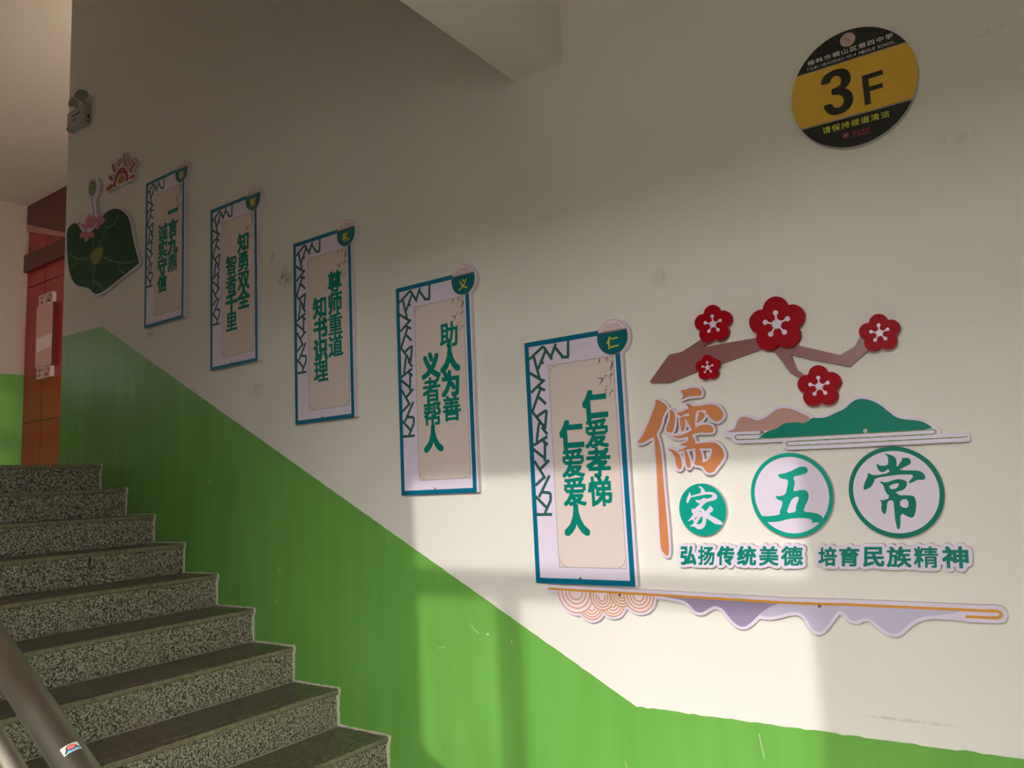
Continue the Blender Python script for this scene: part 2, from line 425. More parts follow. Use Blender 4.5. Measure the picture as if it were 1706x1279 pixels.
D = json.loads(r'''{"ru":[[[3.7334,0.0392],[3.753,0.0395],[3.7689,0.0439],[3.7918,0.0414],[3.8027,0.034],[3.8067,0.0213],[3.8035,0.0143],[3.782,0.0154],[3.7588,0.0154],[3.7455,0.0118],[3.7334,0.0069],[3.7434,0.0182],[3.7404,0.0285]],[[3.6435,0.0187],[3.658,0.0134],[3.6734,0.003],[3.6837,-0.0081],[3.6837,-0.0181],[3.6732,-0.0321],[3.664,-0.0464],[3.6615,-0.0612],[3.6504,-0.0828],[3.6384,-0.0969],[3.6409,-0.1071],[3.6456,-0.125],[3.6492,-0.1477],[3.6513,-0.1727],[3.6512,-0.2074],[3.6508,-0.2515],[3.6547,-0.4576],[3.6501,-0.4975],[3.6406,-0.4951],[3.6282,-0.4822],[3.6228,-0.4659],[3.629,-0.2176],[3.629,-0.1813],[3.6293,-0.1438],[3.6294,-0.1075],[3.6184,-0.1092],[3.5984,-0.1191],[3.5814,-0.1242],[3.569,-0.1233],[3.5679,-0.1194],[3.586,-0.1004],[3.6082,-0.0642],[3.6275,-0.0279],[3.6388,-0.0062],[3.6441,0.0085]],[[3.6902,-0.02],[3.7006,-0.0235],[3.7078,-0.0329],[3.7092,-0.0479],[3.7041,-0.0772],[3.6946,-0.0975],[3.6789,-0.0951],[3.6728,-0.0871],[3.6778,-0.0751],[3.6856,-0.0608],[3.691,-0.0438],[3.6922,-0.0289]],[[3.7129,-0.0346],[3.7315,-0.0321],[3.7569,-0.0232],[3.7631,-0.0258],[3.7723,-0.0389],[3.7569,-0.0384],[3.7437,-0.0412],[3.7357,-0.0434],[3.7302,-0.0473],[3.7202,-0.0415]],[[3.7246,-0.0518],[3.7302,-0.0473],[3.7405,-0.0483],[3.7421,-0.0607],[3.7422,-0.0755],[3.7371,-0.0898],[3.7312,-0.098],[3.7264,-0.0939],[3.7263,-0.0791],[3.7249,-0.0642]],[[3.7328,-0.0476],[3.7574,-0.0473],[3.7791,-0.0493],[3.775,-0.0734],[3.7754,-0.0929],[3.7638,-0.0944],[3.7582,-0.0842],[3.7494,-0.0663],[3.7427,-0.0534]],[[3.7467,-0.0049],[3.7607,-0.0078],[3.7765,-0.0197],[3.7847,-0.0278],[3.7795,-0.0445],[3.7754,-0.0685],[3.7634,-0.0528],[3.7574,-0.0473],[3.758,-0.04],[3.7569,-0.0384],[3.7616,-0.0281]],[[3.7716,-0.0167],[3.7995,-0.0183],[3.8249,-0.0159],[3.8398,-0.0174],[3.8564,-0.0251],[3.8675,-0.0394],[3.8724,-0.0531],[3.8663,-0.0669],[3.8522,-0.0745],[3.8413,-0.0719],[3.8284,-0.0623],[3.8196,-0.0482],[3.8125,-0.0439],[3.8195,-0.0348],[3.7906,-0.0333],[3.7857,-0.0316],[3.7795,-0.0445],[3.7719,-0.0438]],[[3.7892,-0.0356],[3.8052,-0.0408],[3.8111,-0.045],[3.8091,-0.0545],[3.7993,-0.0658],[3.7875,-0.0708],[3.7784,-0.0725],[3.7861,-0.0573],[3.7909,-0.0455]],[[3.7771,-0.0882],[3.7866,-0.0812],[3.8069,-0.0798],[3.8291,-0.084],[3.8355,-0.0954],[3.8333,-0.1072],[3.8196,-0.1074],[3.7923,-0.104],[3.7613,-0.1089],[3.7556,-0.1158],[3.7402,-0.1146],[3.7191,-0.1192],[3.7012,-0.1129],[3.6911,-0.1072],[3.7199,-0.1094],[3.7411,-0.1036],[3.7652,-0.0933]],[[3.7458,-0.1101],[3.7613,-0.1089],[3.7656,-0.1189],[3.7711,-0.1291],[3.7715,-0.14],[3.753,-0.1473],[3.7378,-0.1438],[3.7149,-0.1385],[3.7361,-0.1339],[3.7497,-0.1251]],[[3.7028,-0.1586],[3.7214,-0.1537],[3.7428,-0.1466],[3.7691,-0.1382],[3.7893,-0.1389],[3.817,-0.1372],[3.8391,-0.14],[3.8529,-0.1517],[3.8423,-0.1605],[3.8227,-0.158],[3.7829,-0.1553],[3.7524,-0.1545],[3.7315,-0.158],[3.7131,-0.1605]],[[3.8367,-0.1398],[3.8529,-0.1517],[3.8624,-0.1689],[3.8633,-0.1855],[3.8536,-0.1992],[3.8453,-0.2105],[3.8347,-0.2194],[3.8264,-0.2309],[3.8111,-0.2361],[3.7991,-0.2307],[3.7927,-0.2172],[3.7832,-0.2107],[3.7708,-0.2089],[3.7597,-0.2046],[3.7673,-0.1894],[3.77,-0.1726],[3.7676,-0.1555],[3.783,-0.1541],[3.7891,-0.1714],[3.7916,-0.186],[3.7879,-0.2002],[3.8043,-0.1987],[3.8181,-0.1828],[3.8243,-0.1688],[3.8253,-0.157]],[[3.7302,-0.1579],[3.7392,-0.1585],[3.7453,-0.1784],[3.75,-0.1981],[3.7488,-0.2125],[3.7433,-0.2171],[3.736,-0.2118],[3.7332,-0.1996],[3.7324,-0.1776]],[[3.6719,-0.1479],[3.6953,-0.1532],[3.7076,-0.1638],[3.717,-0.1767],[3.7203,-0.1988],[3.7176,-0.2157],[3.7108,-0.2203],[3.7034,-0.215],[3.6994,-0.2001],[3.6984,-0.1804],[3.6893,-0.1627]]],"jia":{"add":[[[3.7677,-0.2745],[3.777,-0.2756],[3.7858,-0.2827],[3.7907,-0.2903],[3.7894,-0.2962],[3.7783,-0.298],[3.7762,-0.2942],[3.7784,-0.2869],[3.775,-0.2808]],[[3.7385,-0.2907],[3.7417,-0.3006],[3.7427,-0.3081],[3.7371,-0.3169],[3.7307,-0.3272],[3.7258,-0.3279],[3.7261,-0.3151],[3.7335,-0.3033]],[[3.7413,-0.3051],[3.7575,-0.3018],[3.7784,-0.2965],[3.7973,-0.2942],[3.8143,-0.2952],[3.8246,-0.3003],[3.8292,-0.3093],[3.8261,-0.318],[3.8166,-0.3221],[3.8025,-0.324],[3.7914,-0.3274],[3.7814,-0.3345],[3.773,-0.3417],[3.7742,-0.3462],[3.76,-0.3474],[3.7521,-0.3464],[3.7657,-0.3356],[3.7724,-0.3298],[3.7616,-0.3281],[3.756,-0.319],[3.7577,-0.3175],[3.7701,-0.3201],[3.7799,-0.3152],[3.7849,-0.3124],[3.7908,-0.3155],[3.8017,-0.3151],[3.813,-0.3103],[3.8149,-0.3059],[3.809,-0.3027],[3.7967,-0.3016],[3.7778,-0.304],[3.7586,-0.3071],[3.7425,-0.3103]],[[3.7403,-0.3462],[3.7522,-0.3457],[3.7729,-0.3432],[3.7817,-0.3493],[3.7858,-0.3568],[3.796,-0.3467],[3.801,-0.3424],[3.7998,-0.3379],[3.8073,-0.3403],[3.8134,-0.35],[3.8107,-0.3543],[3.796,-0.3644],[3.8092,-0.3719],[3.8268,-0.381],[3.8423,-0.3943],[3.8375,-0.3978],[3.8149,-0.3954],[3.8048,-0.388],[3.7902,-0.3775],[3.788,-0.376],[3.786,-0.3907],[3.7785,-0.4053],[3.7655,-0.4119],[3.7532,-0.4096],[3.7459,-0.4021],[3.7268,-0.4027],[3.7418,-0.3946],[3.7453,-0.3902],[3.7439,-0.3783],[3.7216,-0.3884],[3.7355,-0.3752],[3.7478,-0.3605],[3.74,-0.3596]]],"sub":[[[3.7643,-0.3519],[3.7736,-0.3536],[3.7725,-0.3565],[3.7656,-0.3549]],[[3.7598,-0.3682],[3.7508,-0.3814],[3.7469,-0.3813],[3.7497,-0.3754]],[[3.7739,-0.3684],[3.7764,-0.3758],[3.7738,-0.3876],[3.7669,-0.3949],[3.7559,-0.3955],[3.7538,-0.3925],[3.7635,-0.3801]]]},"wu":{"add":[[[4.0208,-0.2494],[4.0444,-0.2472],[4.0581,-0.2433],[4.0764,-0.2353],[4.0934,-0.2284],[4.1113,-0.2327],[4.1114,-0.2493],[4.092,-0.2539],[4.0743,-0.2575],[4.0675,-0.2594],[4.0714,-0.2763],[4.0667,-0.2917],[4.0645,-0.3028],[4.0922,-0.2971],[4.1047,-0.302],[4.1081,-0.3153],[4.1043,-0.3283],[4.0941,-0.3456],[4.087,-0.3631],[4.1115,-0.3646],[4.13,-0.3693],[4.1417,-0.3793],[4.1363,-0.3911],[4.1297,-0.3943],[4.1171,-0.3941],[4.1073,-0.3966],[4.1115,-0.3864],[4.097,-0.3819],[4.0757,-0.3804],[4.045,-0.3822],[4.0156,-0.3896],[3.993,-0.3922],[3.9706,-0.3901],[3.9608,-0.3719],[3.9857,-0.3741],[4.0197,-0.3696],[4.0184,-0.3595],[4.0263,-0.3462],[4.0302,-0.3285],[4.017,-0.327],[4.0083,-0.3121],[4.0225,-0.3159],[4.0408,-0.3098],[4.0455,-0.2954],[4.0504,-0.2777],[4.0516,-0.2654],[4.0318,-0.2634]]],"sub":[[[4.0595,-0.3215],[4.0818,-0.3155],[4.0708,-0.3407],[4.0667,-0.3494],[4.0665,-0.3627],[4.0377,-0.3665],[4.0488,-0.3423]]]},"chang":{"add":[[[4.3217,-0.2048],[4.333,-0.2076],[4.3476,-0.2148],[4.3522,-0.2255],[4.3502,-0.2442],[4.353,-0.2537],[4.3977,-0.256],[4.4119,-0.2608],[4.4196,-0.2744],[4.415,-0.2834],[4.3987,-0.2816],[4.3849,-0.2892],[4.3717,-0.2908],[4.3946,-0.2681],[4.3631,-0.2656],[4.3345,-0.2674],[4.2915,-0.2728],[4.2885,-0.2832],[4.2792,-0.2976],[4.2586,-0.3063],[4.2598,-0.2936],[4.2688,-0.2739],[4.2745,-0.2657],[4.2735,-0.2561],[4.2911,-0.2664],[4.3335,-0.259],[4.328,-0.2472],[4.3183,-0.2572],[4.3067,-0.2566],[4.3003,-0.2437],[4.2987,-0.2309],[4.3086,-0.2388],[4.3279,-0.2388],[4.3306,-0.2306],[4.3314,-0.2138]],[[4.3632,-0.2199],[4.3865,-0.2213],[4.3875,-0.2379],[4.3749,-0.2424],[4.3549,-0.2538],[4.3489,-0.2483],[4.3609,-0.2323],[4.3675,-0.2233]],[[4.3004,-0.2805],[4.3191,-0.2865],[4.337,-0.28],[4.3543,-0.2776],[4.3689,-0.2824],[4.3728,-0.2898],[4.3654,-0.307],[4.3412,-0.3134],[4.3371,-0.3163],[4.321,-0.3241],[4.3131,-0.3072],[4.3125,-0.2946]],[[4.321,-0.3241],[4.3293,-0.3181],[4.3412,-0.3134],[4.3477,-0.3229],[4.3777,-0.3228],[4.3873,-0.3282],[4.3891,-0.3466],[4.3835,-0.3729],[4.3767,-0.385],[4.3658,-0.3828],[4.3467,-0.3692],[4.3425,-0.4091],[4.3359,-0.4182],[4.3326,-0.4049],[4.3314,-0.3802],[4.3329,-0.3472],[4.3313,-0.3348],[4.3167,-0.3375],[4.3136,-0.3592],[4.307,-0.3767],[4.2978,-0.363],[4.303,-0.3402],[4.2951,-0.3327],[4.3083,-0.3352],[4.3224,-0.3293]]],"sub":[[[4.3251,-0.2941],[4.3513,-0.2883],[4.3506,-0.2951],[4.3431,-0.3041],[4.3286,-0.3057]],[[4.3493,-0.3353],[4.3701,-0.3328],[4.3683,-0.3594],[4.3473,-0.3538]]]},"disc":{"jia":[3.7764,-0.3493,0.0782,0.0825],"wu":[4.0562,-0.312,0.1201,0.1254],"wui":[4.0568,-0.3118,0.1086,0.1124],"chang":[4.3392,-0.3128,0.1204,0.1259],"changi":[4.339,-0.312,0.1086,0.1134],"sign":[4.3472,0.8784,0.1745,0.174]},"mt_pink":[[3.8726,-0.1107],[3.8943,-0.1051],[3.9059,-0.1],[3.9111,-0.0834],[3.9223,-0.0673],[3.9372,-0.0657],[3.9538,-0.0701],[3.9721,-0.0814],[3.9914,-0.0795],[4.0111,-0.0705],[4.0312,-0.0557],[4.0503,-0.0509],[4.0731,-0.0531],[4.0907,-0.0602],[4.1121,-0.0728],[4.1353,-0.0865],[4.1205,-0.1014],[4.109,-0.105],[4.0497,-0.107],[4.0117,-0.1157],[3.9499,-0.1132]],"mt_teal":[[3.9717,-0.1384],[3.9869,-0.1281],[4.0021,-0.1174],[4.0355,-0.1106],[4.0553,-0.0962],[4.0963,-0.0969],[4.1093,-0.1016],[4.1206,-0.1002],[4.1396,-0.0869],[4.1504,-0.0897],[4.1743,-0.0911],[4.1967,-0.0829],[4.221,-0.0738],[4.2323,-0.0693],[4.2484,-0.0551],[4.2639,-0.0465],[4.2827,-0.0451],[4.3045,-0.0529],[4.3235,-0.0649],[4.3452,-0.0879],[4.363,-0.107],[4.378,-0.1131],[4.3971,-0.1165],[4.4233,-0.1221],[4.4393,-0.132],[4.4536,-0.1476],[4.3352,-0.146],[4.2123,-0.1435]],"mt_line":[[3.9824,-0.1253],[3.9138,-0.1217],[3.9064,-0.1224],[3.9022,-0.1277],[3.9054,-0.134],[3.9126,-0.1359],[3.9717,-0.1384],[4.2122,-0.144],[4.447,-0.1481],[4.4552,-0.1502],[4.4575,-0.1546],[4.4542,-0.1588],[4.4456,-0.1607],[4.211,-0.156],[4.0683,-0.1534],[4.0602,-0.1543],[4.0563,-0.1591],[4.0593,-0.1642],[4.0671,-0.1659],[4.2097,-0.1694],[4.5283,-0.1741]],"mt_bar":[[3.8736,-0.1133],[3.9783,-0.1179]],"mt_screw":[[3.9877,-0.1198],[4.2805,-0.1384]],"st_line":[[3.1807,-0.6168],[3.3693,-0.6193],[3.5863,-0.6221],[3.8669,-0.6259],[3.999,-0.6276],[4.1179,-0.6269],[4.1808,-0.6246],[4.3326,-0.6248],[4.4615,-0.6252],[4.5455,-0.6242],[4.5522,-0.6263],[4.5543,-0.6321],[4.5508,-0.6387],[4.5436,-0.6415],[4.4731,-0.6423]],"st_dark":[[3.6001,-0.6247],[3.6581,-0.631],[3.6914,-0.6363],[3.7072,-0.6463],[3.7222,-0.6639],[3.7347,-0.6709],[3.7511,-0.67],[3.7682,-0.6585],[3.7895,-0.6473],[3.8046,-0.6494],[3.8192,-0.6573],[3.8326,-0.6767],[3.8461,-0.693],[3.8657,-0.7059],[3.8835,-0.7048],[3.9021,-0.6924],[3.9274,-0.6686],[3.949,-0.6507],[3.97,-0.6386],[3.9989,-0.6289],[3.8667,-0.6279],[3.7128,-0.6274]],"st_light":[[3.9989,-0.6289],[3.97,-0.6386],[3.949,-0.6507],[3.9287,-0.6699],[3.95,-0.6715],[3.967,-0.6706],[3.9899,-0.6652],[4.0214,-0.6547],[4.0407,-0.6529],[4.0565,-0.6575],[4.0683,-0.6743],[4.0794,-0.6978],[4.0918,-0.7064],[4.1052,-0.7041],[4.1196,-0.6899],[4.1374,-0.6677],[4.1522,-0.6483],[4.1629,-0.6438],[4.1728,-0.6473],[4.1817,-0.6599],[4.1777,-0.6561],[4.187,-0.6677],[4.2025,-0.6695],[4.2162,-0.662],[4.2319,-0.6584],[4.2466,-0.6643],[4.2625,-0.6819],[4.2811,-0.6952],[4.3005,-0.6979],[4.3134,-0.6918],[4.3324,-0.6723],[4.3509,-0.6569],[4.3782,-0.6463],[4.4256,-0.6398],[4.4632,-0.6302],[4.4613,-0.6265],[4.3324,-0.6266],[4.1807,-0.6259]],"arcs":[[3.3484,-0.6692,0.046,0.0374,0.0273,0.0164],[3.4315,-0.6544,0.0452,0.0361,0.0255,0.0151],[3.2905,-0.624,0.0713,0.056,0.0409,0.0265],[3.3929,-0.6381,0.0429,0.033,0.023,0.013],[3.4692,-0.6236,0.0423,0.0334,0.0237,0.0141],[3.532,-0.6259,0.0541,0.0425,0.0311,0.0194]],"st_screw":[[3.4641,-0.627],[4.1074,-0.6328]],"leaf":[[-0.4702,1.5978],[-0.3691,1.6173],[-0.2913,1.5388],[-0.2212,1.4794],[-0.1211,1.5091],[-0.0149,1.5729],[0.0622,1.5875],[0.139,1.5759],[0.215,1.5438],[0.2716,1.5016],[0.3097,1.4468],[0.3297,1.3818],[0.3686,1.2735],[0.4154,1.1797],[0.4114,1.1659],[0.3369,1.147],[0.1562,1.1036],[0.025,1.0731],[-0.062,1.0663],[-0.112,1.0834],[-0.1638,1.1243],[-0.2254,1.1438],[-0.3301,1.1745],[-0.3848,1.2145],[-0.4369,1.2896],[-0.4639,1.3877],[-0.4808,1.4955],[-0.4849,1.5681]],"leaf_c":[[-0.026,1.3691],[-0.0006,1.3453],[-0.0091,1.3161],[-0.0418,1.2817],[-0.0901,1.258],[-0.1409,1.2817],[-0.1632,1.3285],[-0.1443,1.356],[-0.0951,1.3714]],"veins":[[[-0.1582,1.3301],[-0.2038,1.3293],[-0.3077,1.3462],[-0.3829,1.3757],[-0.4442,1.4216]],[[-0.0035,1.2968],[0.0653,1.264],[0.1515,1.2305],[0.2906,1.1937],[0.3975,1.1933]],[[-0.105,1.2585],[-0.122,1.1943],[-0.1141,1.1304]],[[0.0341,1.5659],[0.0279,1.4789],[-0.0274,1.4033],[-0.0655,1.3753]],[[0.0281,1.4736],[0.1235,1.4817],[0.1829,1.5288]],[[0.1709,1.2113],[0.2096,1.1631],[0.2746,1.1275]],[[-0.4222,1.3136],[-0.3586,1.3166],[-0.3393,1.3502]],[[-0.1204,1.1601],[-0.0453,1.1326],[0.0056,1.0767]],[[-0.126,1.3941],[-0.133,1.4379]]],"petals":[[[-0.2156,1.5158],[-0.2584,1.5219],[-0.293,1.5203],[-0.3079,1.5064],[-0.3099,1.4919],[-0.2808,1.4823],[-0.2442,1.4767],[-0.2172,1.4849],[-0.1988,1.5006]],[[-0.2118,1.5051],[-0.2339,1.4919],[-0.246,1.4751],[-0.2395,1.4554],[-0.2275,1.4408],[-0.2079,1.4446],[-0.1887,1.4553],[-0.1853,1.475],[-0.1918,1.4981]],[[-0.2004,1.5024],[-0.192,1.4832],[-0.1752,1.4662],[-0.1471,1.4559],[-0.1236,1.4515],[-0.1204,1.4629],[-0.1263,1.479],[-0.1503,1.494],[-0.1831,1.5068]],[[-0.2044,1.5221],[-0.214,1.5427],[-0.2321,1.5616],[-0.2615,1.5745],[-0.2861,1.5809],[-0.2887,1.5689],[-0.2813,1.5514],[-0.2556,1.534],[-0.2214,1.5185]],[[-0.1708,1.5228],[-0.1676,1.5455],[-0.1759,1.5691],[-0.202,1.5905],[-0.2272,1.6042],[-0.2389,1.5937],[-0.2428,1.5747],[-0.2242,1.55],[-0.1941,1.5246]],[[-0.1514,1.5174],[-0.1484,1.5477],[-0.156,1.5795],[-0.1797,1.6088],[-0.2026,1.6277],[-0.2133,1.6138],[-0.2168,1.5884],[-0.1999,1.555],[-0.1725,1.5203]],[[-0.1392,1.5132],[-0.1211,1.5365],[-0.1155,1.5629],[-0.1313,1.5903],[-0.1509,1.6094],[-0.1707,1.6007],[-0.1872,1.5815],[-0.182,1.5521],[-0.1642,1.5196]],[[-0.1212,1.5189],[-0.101,1.5344],[-0.0914,1.5531],[-0.1007,1.5743],[-0.1147,1.5898],[-0.1339,1.5851],[-0.1519,1.5726],[-0.1525,1.5508],[-0.1424,1.5256]],[[-0.071,1.5133],[-0.0295,1.512],[0.0011,1.5182],[0.0091,1.5356],[0.0055,1.5521],[-0.0241,1.5594],[-0.0597,1.5614],[-0.0815,1.5487],[-0.0925,1.5284]],[[-0.0798,1.5129],[-0.0463,1.5277],[-0.0246,1.5475],[-0.0255,1.5722],[-0.0353,1.5912],[-0.062,1.5883],[-0.0911,1.5765],[-0.1031,1.5523],[-0.1033,1.523]],[[-0.1104,1.5074],[-0.0909,1.4973],[-0.0725,1.4918],[-0.0587,1.4948],[-0.0511,1.5004],[-0.0615,1.5094],[-0.0776,1.5183],[-0.0953,1.5198],[-0.1122,1.5167]]],"bud":[[-0.1538,1.846],[-0.1252,1.8298],[-0.1081,1.7922],[-0.1113,1.7603],[-0.1334,1.7375],[-0.161,1.7308],[-0.1883,1.7479],[-0.2056,1.7815],[-0.2024,1.8138],[-0.1849,1.8422]],"stem":[[-0.1611,1.7325],[-0.149,1.6719],[-0.1271,1.597]],"bud_board":[[-0.1463,1.8522],[-0.099,1.8307],[-0.0709,1.782],[-0.08,1.7437],[-0.1095,1.7189],[-0.1319,1.7043],[-0.096,1.5852],[-0.1347,1.5948],[-0.1596,1.6992],[-0.1959,1.7417],[-0.2167,1.7845],[-0.2123,1.8248],[-0.1853,1.8506]],"sun_arch":[[0.0982,1.7222],[0.1017,1.7508],[0.1184,1.7856],[0.1442,1.8152],[0.1748,1.8286],[0.2103,1.8257],[0.246,1.8057],[0.2731,1.7713],[0.2828,1.7395],[0.2856,1.717],[0.2488,1.72],[0.2434,1.7506],[0.2295,1.7763],[0.2027,1.7888],[0.1675,1.784],[0.146,1.7656],[0.1334,1.742],[0.1321,1.7179]],"sun_core":[[0.1496,1.7253],[0.1552,1.7556],[0.1767,1.7753],[0.2029,1.7826],[0.2253,1.769],[0.2371,1.7451],[0.2409,1.721]],"sun_rays":[[[0.0343,1.7321],[0.0842,1.7358],0.0333],[[0.0566,1.8053],[0.0893,1.7789],0.0244],[[0.0904,1.8702],[0.1215,1.8241],0.0266],[[0.1595,1.8847],[0.1676,1.8454],0.0178],[[0.186,1.8892],[0.1939,1.8525],0.0155],[[0.2253,1.9021],[0.2248,1.8508],0.0222],[[0.2922,1.8505],[0.2758,1.8213],0.0178],[[0.327,1.8379],[0.2977,1.8126],0.0178],[[0.3449,1.8085],[0.2967,1.7766],0.0266],[[0.343,1.7299],[0.3046,1.7298],0.0266]],"lattice":[[0.0186,-0.0644,0.084,-0.0235],[0.0401,-0.0583,0.0619,-0.146],[0.084,-0.0235,0.1195,-0.0778],[0.0933,-0.0407,0.056,-0.1065],[0.072,-0.0838,0.0831,-0.0852],[0.1394,-0.0209,0.1163,-0.0651],[0.1326,-0.0322,0.1661,-0.0751],[0.1917,-0.0181,0.1878,-0.0781],[0.1582,-0.0742,0.1917,-0.0786],[0.0176,-0.1159,0.072,-0.1507],[0.0195,-0.1905,0.0824,-0.1483],[0.05,-0.1709,0.082,-0.1884],[0.0619,-0.181,0.0216,-0.2611],[0.0537,-0.2117,0.0829,-0.239],[0.0175,-0.2572,0.0504,-0.2986],[0.0504,-0.2986,0.0772,-0.3301],[0.0369,-0.2834,0.0828,-0.2615],[0.0844,-0.2617,0.0733,-0.3282],[0.048,-0.3053,0.0335,-0.3735],[0.0168,-0.3877,0.0817,-0.358],[0.0581,-0.3221,0.0822,-0.3503],[0.0161,-0.4001,0.0657,-0.4372],[0.0693,-0.3788,0.065,-0.4495],[0.0606,-0.372,0.0815,-0.3889],[0.043,-0.476,0.0836,-0.4443],[0.0191,-0.4439,0.0629,-0.5108],[0.0192,-0.5336,0.0539,-0.5088],[0.0819,-0.4993,0.0314,-0.577],[0.0168,-0.5735,0.0636,-0.6173],[0.0471,-0.5591,0.0815,-0.5632],[0.0815,-0.5632,0.0818,-0.5874],[0.0818,-0.5874,0.0534,-0.6353],[0.0165,-0.6393,0.0838,-0.6403]],"bamboo":[[0.3647,-0.1079,0.3558,-0.1573,0.0016],[0.3558,-0.1573,0.3514,-0.2119,0.0012],[0.3183,-0.0981,0.3084,-0.1224,0.004],[0.3439,-0.0991,0.3418,-0.1207,0.003],[0.3644,-0.1127,0.3637,-0.1415,0.004],[0.3652,-0.1561,0.3454,-0.174,0.004],[0.3608,-0.1267,0.3549,-0.1524,0.004],[0.3281,-0.1721,0.2955,-0.17,0.003],[0.3311,-0.1664,0.3045,-0.1983,0.004],[0.3432,-0.1655,0.3259,-0.1629,0.003],[0.342,-0.2014,0.3258,-0.2024,0.0025],[0.34,-0.2107,0.3228,-0.2156,0.0025],[0.3519,-0.212,0.3654,-0.2278,0.003],[0.3515,-0.2191,0.3433,-0.2398,0.003],[0.333,-0.2148,0.3296,-0.2336,0.0025]],"sign_split":[[4.1931,0.9708],[4.4993,0.9674],[4.1904,0.7985],[4.4969,0.7923]],"sign_text":{"three":[[4.2559,0.8245],[4.344,0.8255],[4.353,0.9474],[4.2639,0.9512]],"F":[[4.374,0.8153],[4.4239,0.8122],[4.4334,0.9051],[4.3755,0.9069]],"l1":[[4.2275,0.9942],[4.4709,0.9926],[4.4707,1.0051],[4.2289,1.0086]],"l2":[[4.2244,0.9787],[4.4732,0.9714],[4.4733,0.9812],[4.2252,0.9877]],"l3":[[4.2533,0.7639],[4.435,0.76],[4.4356,0.7805],[4.2537,0.7854]],"l4":[[4.332,0.7373],[4.3814,0.7364],[4.3823,0.7459],[4.3324,0.7471]],"l5":[[4.3312,0.7288],[4.3804,0.7273],[4.381,0.733],[4.3318,0.7349]],"emb":[[4.349,1.0339],[4.3709,1.0253],[4.3515,1.0595]],"nos":[[4.313,0.7415],[4.3252,0.7377]]},"branch":[[3.6235,0.0817],[3.7004,0.1637],[3.7455,0.1668],[3.816,0.1988],[3.8582,0.1924],[3.818,0.1712],[3.8902,0.1744],[3.992,0.1764],[4.0571,0.1625],[4.1223,0.1325],[4.2267,0.0916],[4.2332,0.0888],[4.2751,0.1092],[4.3012,0.1482],[4.3296,0.1289],[4.309,0.0913],[4.2556,0.0521],[4.1437,0.0896],[4.094,0.11],[4.1063,0.0617],[4.1351,0.035],[4.1199,0.0291],[4.0886,0.0523],[4.0459,0.1246],[4.0043,0.1384],[3.8764,0.1113],[3.79,0.0955],[3.6928,0.0693],[3.6292,0.0767]],"blossom":[[3.8643,0.2394,0.0614],[4.0639,0.2071,0.084],[3.8347,0.1015,0.0407],[4.169,0.0024,0.0613],[4.3463,0.1356,0.0538]],"slo1":[[3.688,-0.5241],[4.071,-0.5202],[4.0766,-0.4624],[3.6929,-0.4644]],"slo2":[[4.1144,-0.5191],[4.4956,-0.518],[4.4985,-0.4606],[4.121,-0.4647]],"pan":[[0.4821,1.6435,-0.0008],[1.1298,1.3131,0.0021],[1.8087,0.9706,0.001],[2.4777,0.6197,-0.0023],[3.1281,0.2855,-0.0023]],"pwh":[0.3967,0.8834]}''')
FY = -.02          # front of the 2 cm boards on the wall
PR = .0005         # a printed / cut vinyl layer

# ------------------------------------------------------------------ the building shell
random.seed(3)
def dado_line():
    """upper edge of the green paint along the stair wall, slightly ragged"""
    L = []
    def run(x0, z0, x1, z1, jag):
        n = max(2, int(abs(x1-x0)/.02))
        for i in range(n):
            t = i/n; L.append((x0+(x1-x0)*t, z0+(z1-z0)*t+random.uniform(-jag, jag)))
    run(-.548, .872, -.04, .860, .001); run(-.04, .860, 3.486, -.990, .0012); run(3.486, -.990, 5.6, -.988, .0022)
    L.append((5.6, -.988)); return L
dl = dado_line()
bm = bmesh.new()
def wall_face(bm, pts, mi, y=0.0):
    vs = [bm.verts.new((x, y, z)) for x, z in pts]
    for t in tessellate_polygon([[Vector((x, z, 0)) for x, z in pts]]):
        f = bm.faces.new([vs[i] for i in t]); f.material_index = mi
        f.normal_update()
        if f.normal.y > 0: f.normal_flip()
wall_face(bm, dl+[(5.6, 3.6), (-.548, 3.6)], 0)
wall_face(bm, dl[::-1]+[(-.548, -3.8), (5.6, -3.8)], 1)
for a, b in (((-.548, 0, -3.8), (-.548, .24, -3.8)),):
    v = [bm.verts.new(c) for c in ((-.548, 0, .872), (-.548, .24, .872), (-.548, .24, 3.6), (-.548, 0, 3.6))]; bm.faces.new(v)
    v = [bm.verts.new(c) for c in ((-.548, 0, -3.8), (-.548, .24, -3.8), (-.548, .24, .872), (-.548, 0, .872))]; bm.faces.new(v).material_index = 1
v = [bm.verts.new(c) for c in ((-.548, .24, -3.8), (5.6, .24, -3.8), (5.6, .24, 3.6), (-.548, .24, 3.6))]; bm.faces.new(v)
me = bpy.data.meshes.new('wall_north'); bm.to_mesh(me); bm.free()
WN = struct(link('wall_north', me, [WHITE, GREEN]))
# paint chips and scratches on the green
bm_pts = [(1.03, -.14, .006), (1.10, -.15, .009), (1.17, -.24, .005), (1.66, -.59, .007), (1.63, -.73, .006), (2.88, -.80, .006), (2.99, -.82, .006)]
for x, z, s in bm_pts:
    L = [(x+s*random.uniform(.5, 1)*math.cos(a), z+s*random.uniform(.5, 1)*math.sin(a)) for a in [i*PI/4 for i in range(8)]]
    plate('paint_chip', [(L, [])], -.0006, .0008, GROUT, WN)
for x0, z0, x1, z1 in ((2.79, -.765, 2.835, -.80), (3.89, -1.02, 3.90, -1.09), (3.935, -1.12, 3.94, -1.17), (2.63, -.87, 2.67, -.862), (3.43, -1.17, 3.45, -1.24)):
    plate('scratch', [(seg(x0, z0, x1, z1, .0018), [])], -.0006, .0008, GROUT, WN)

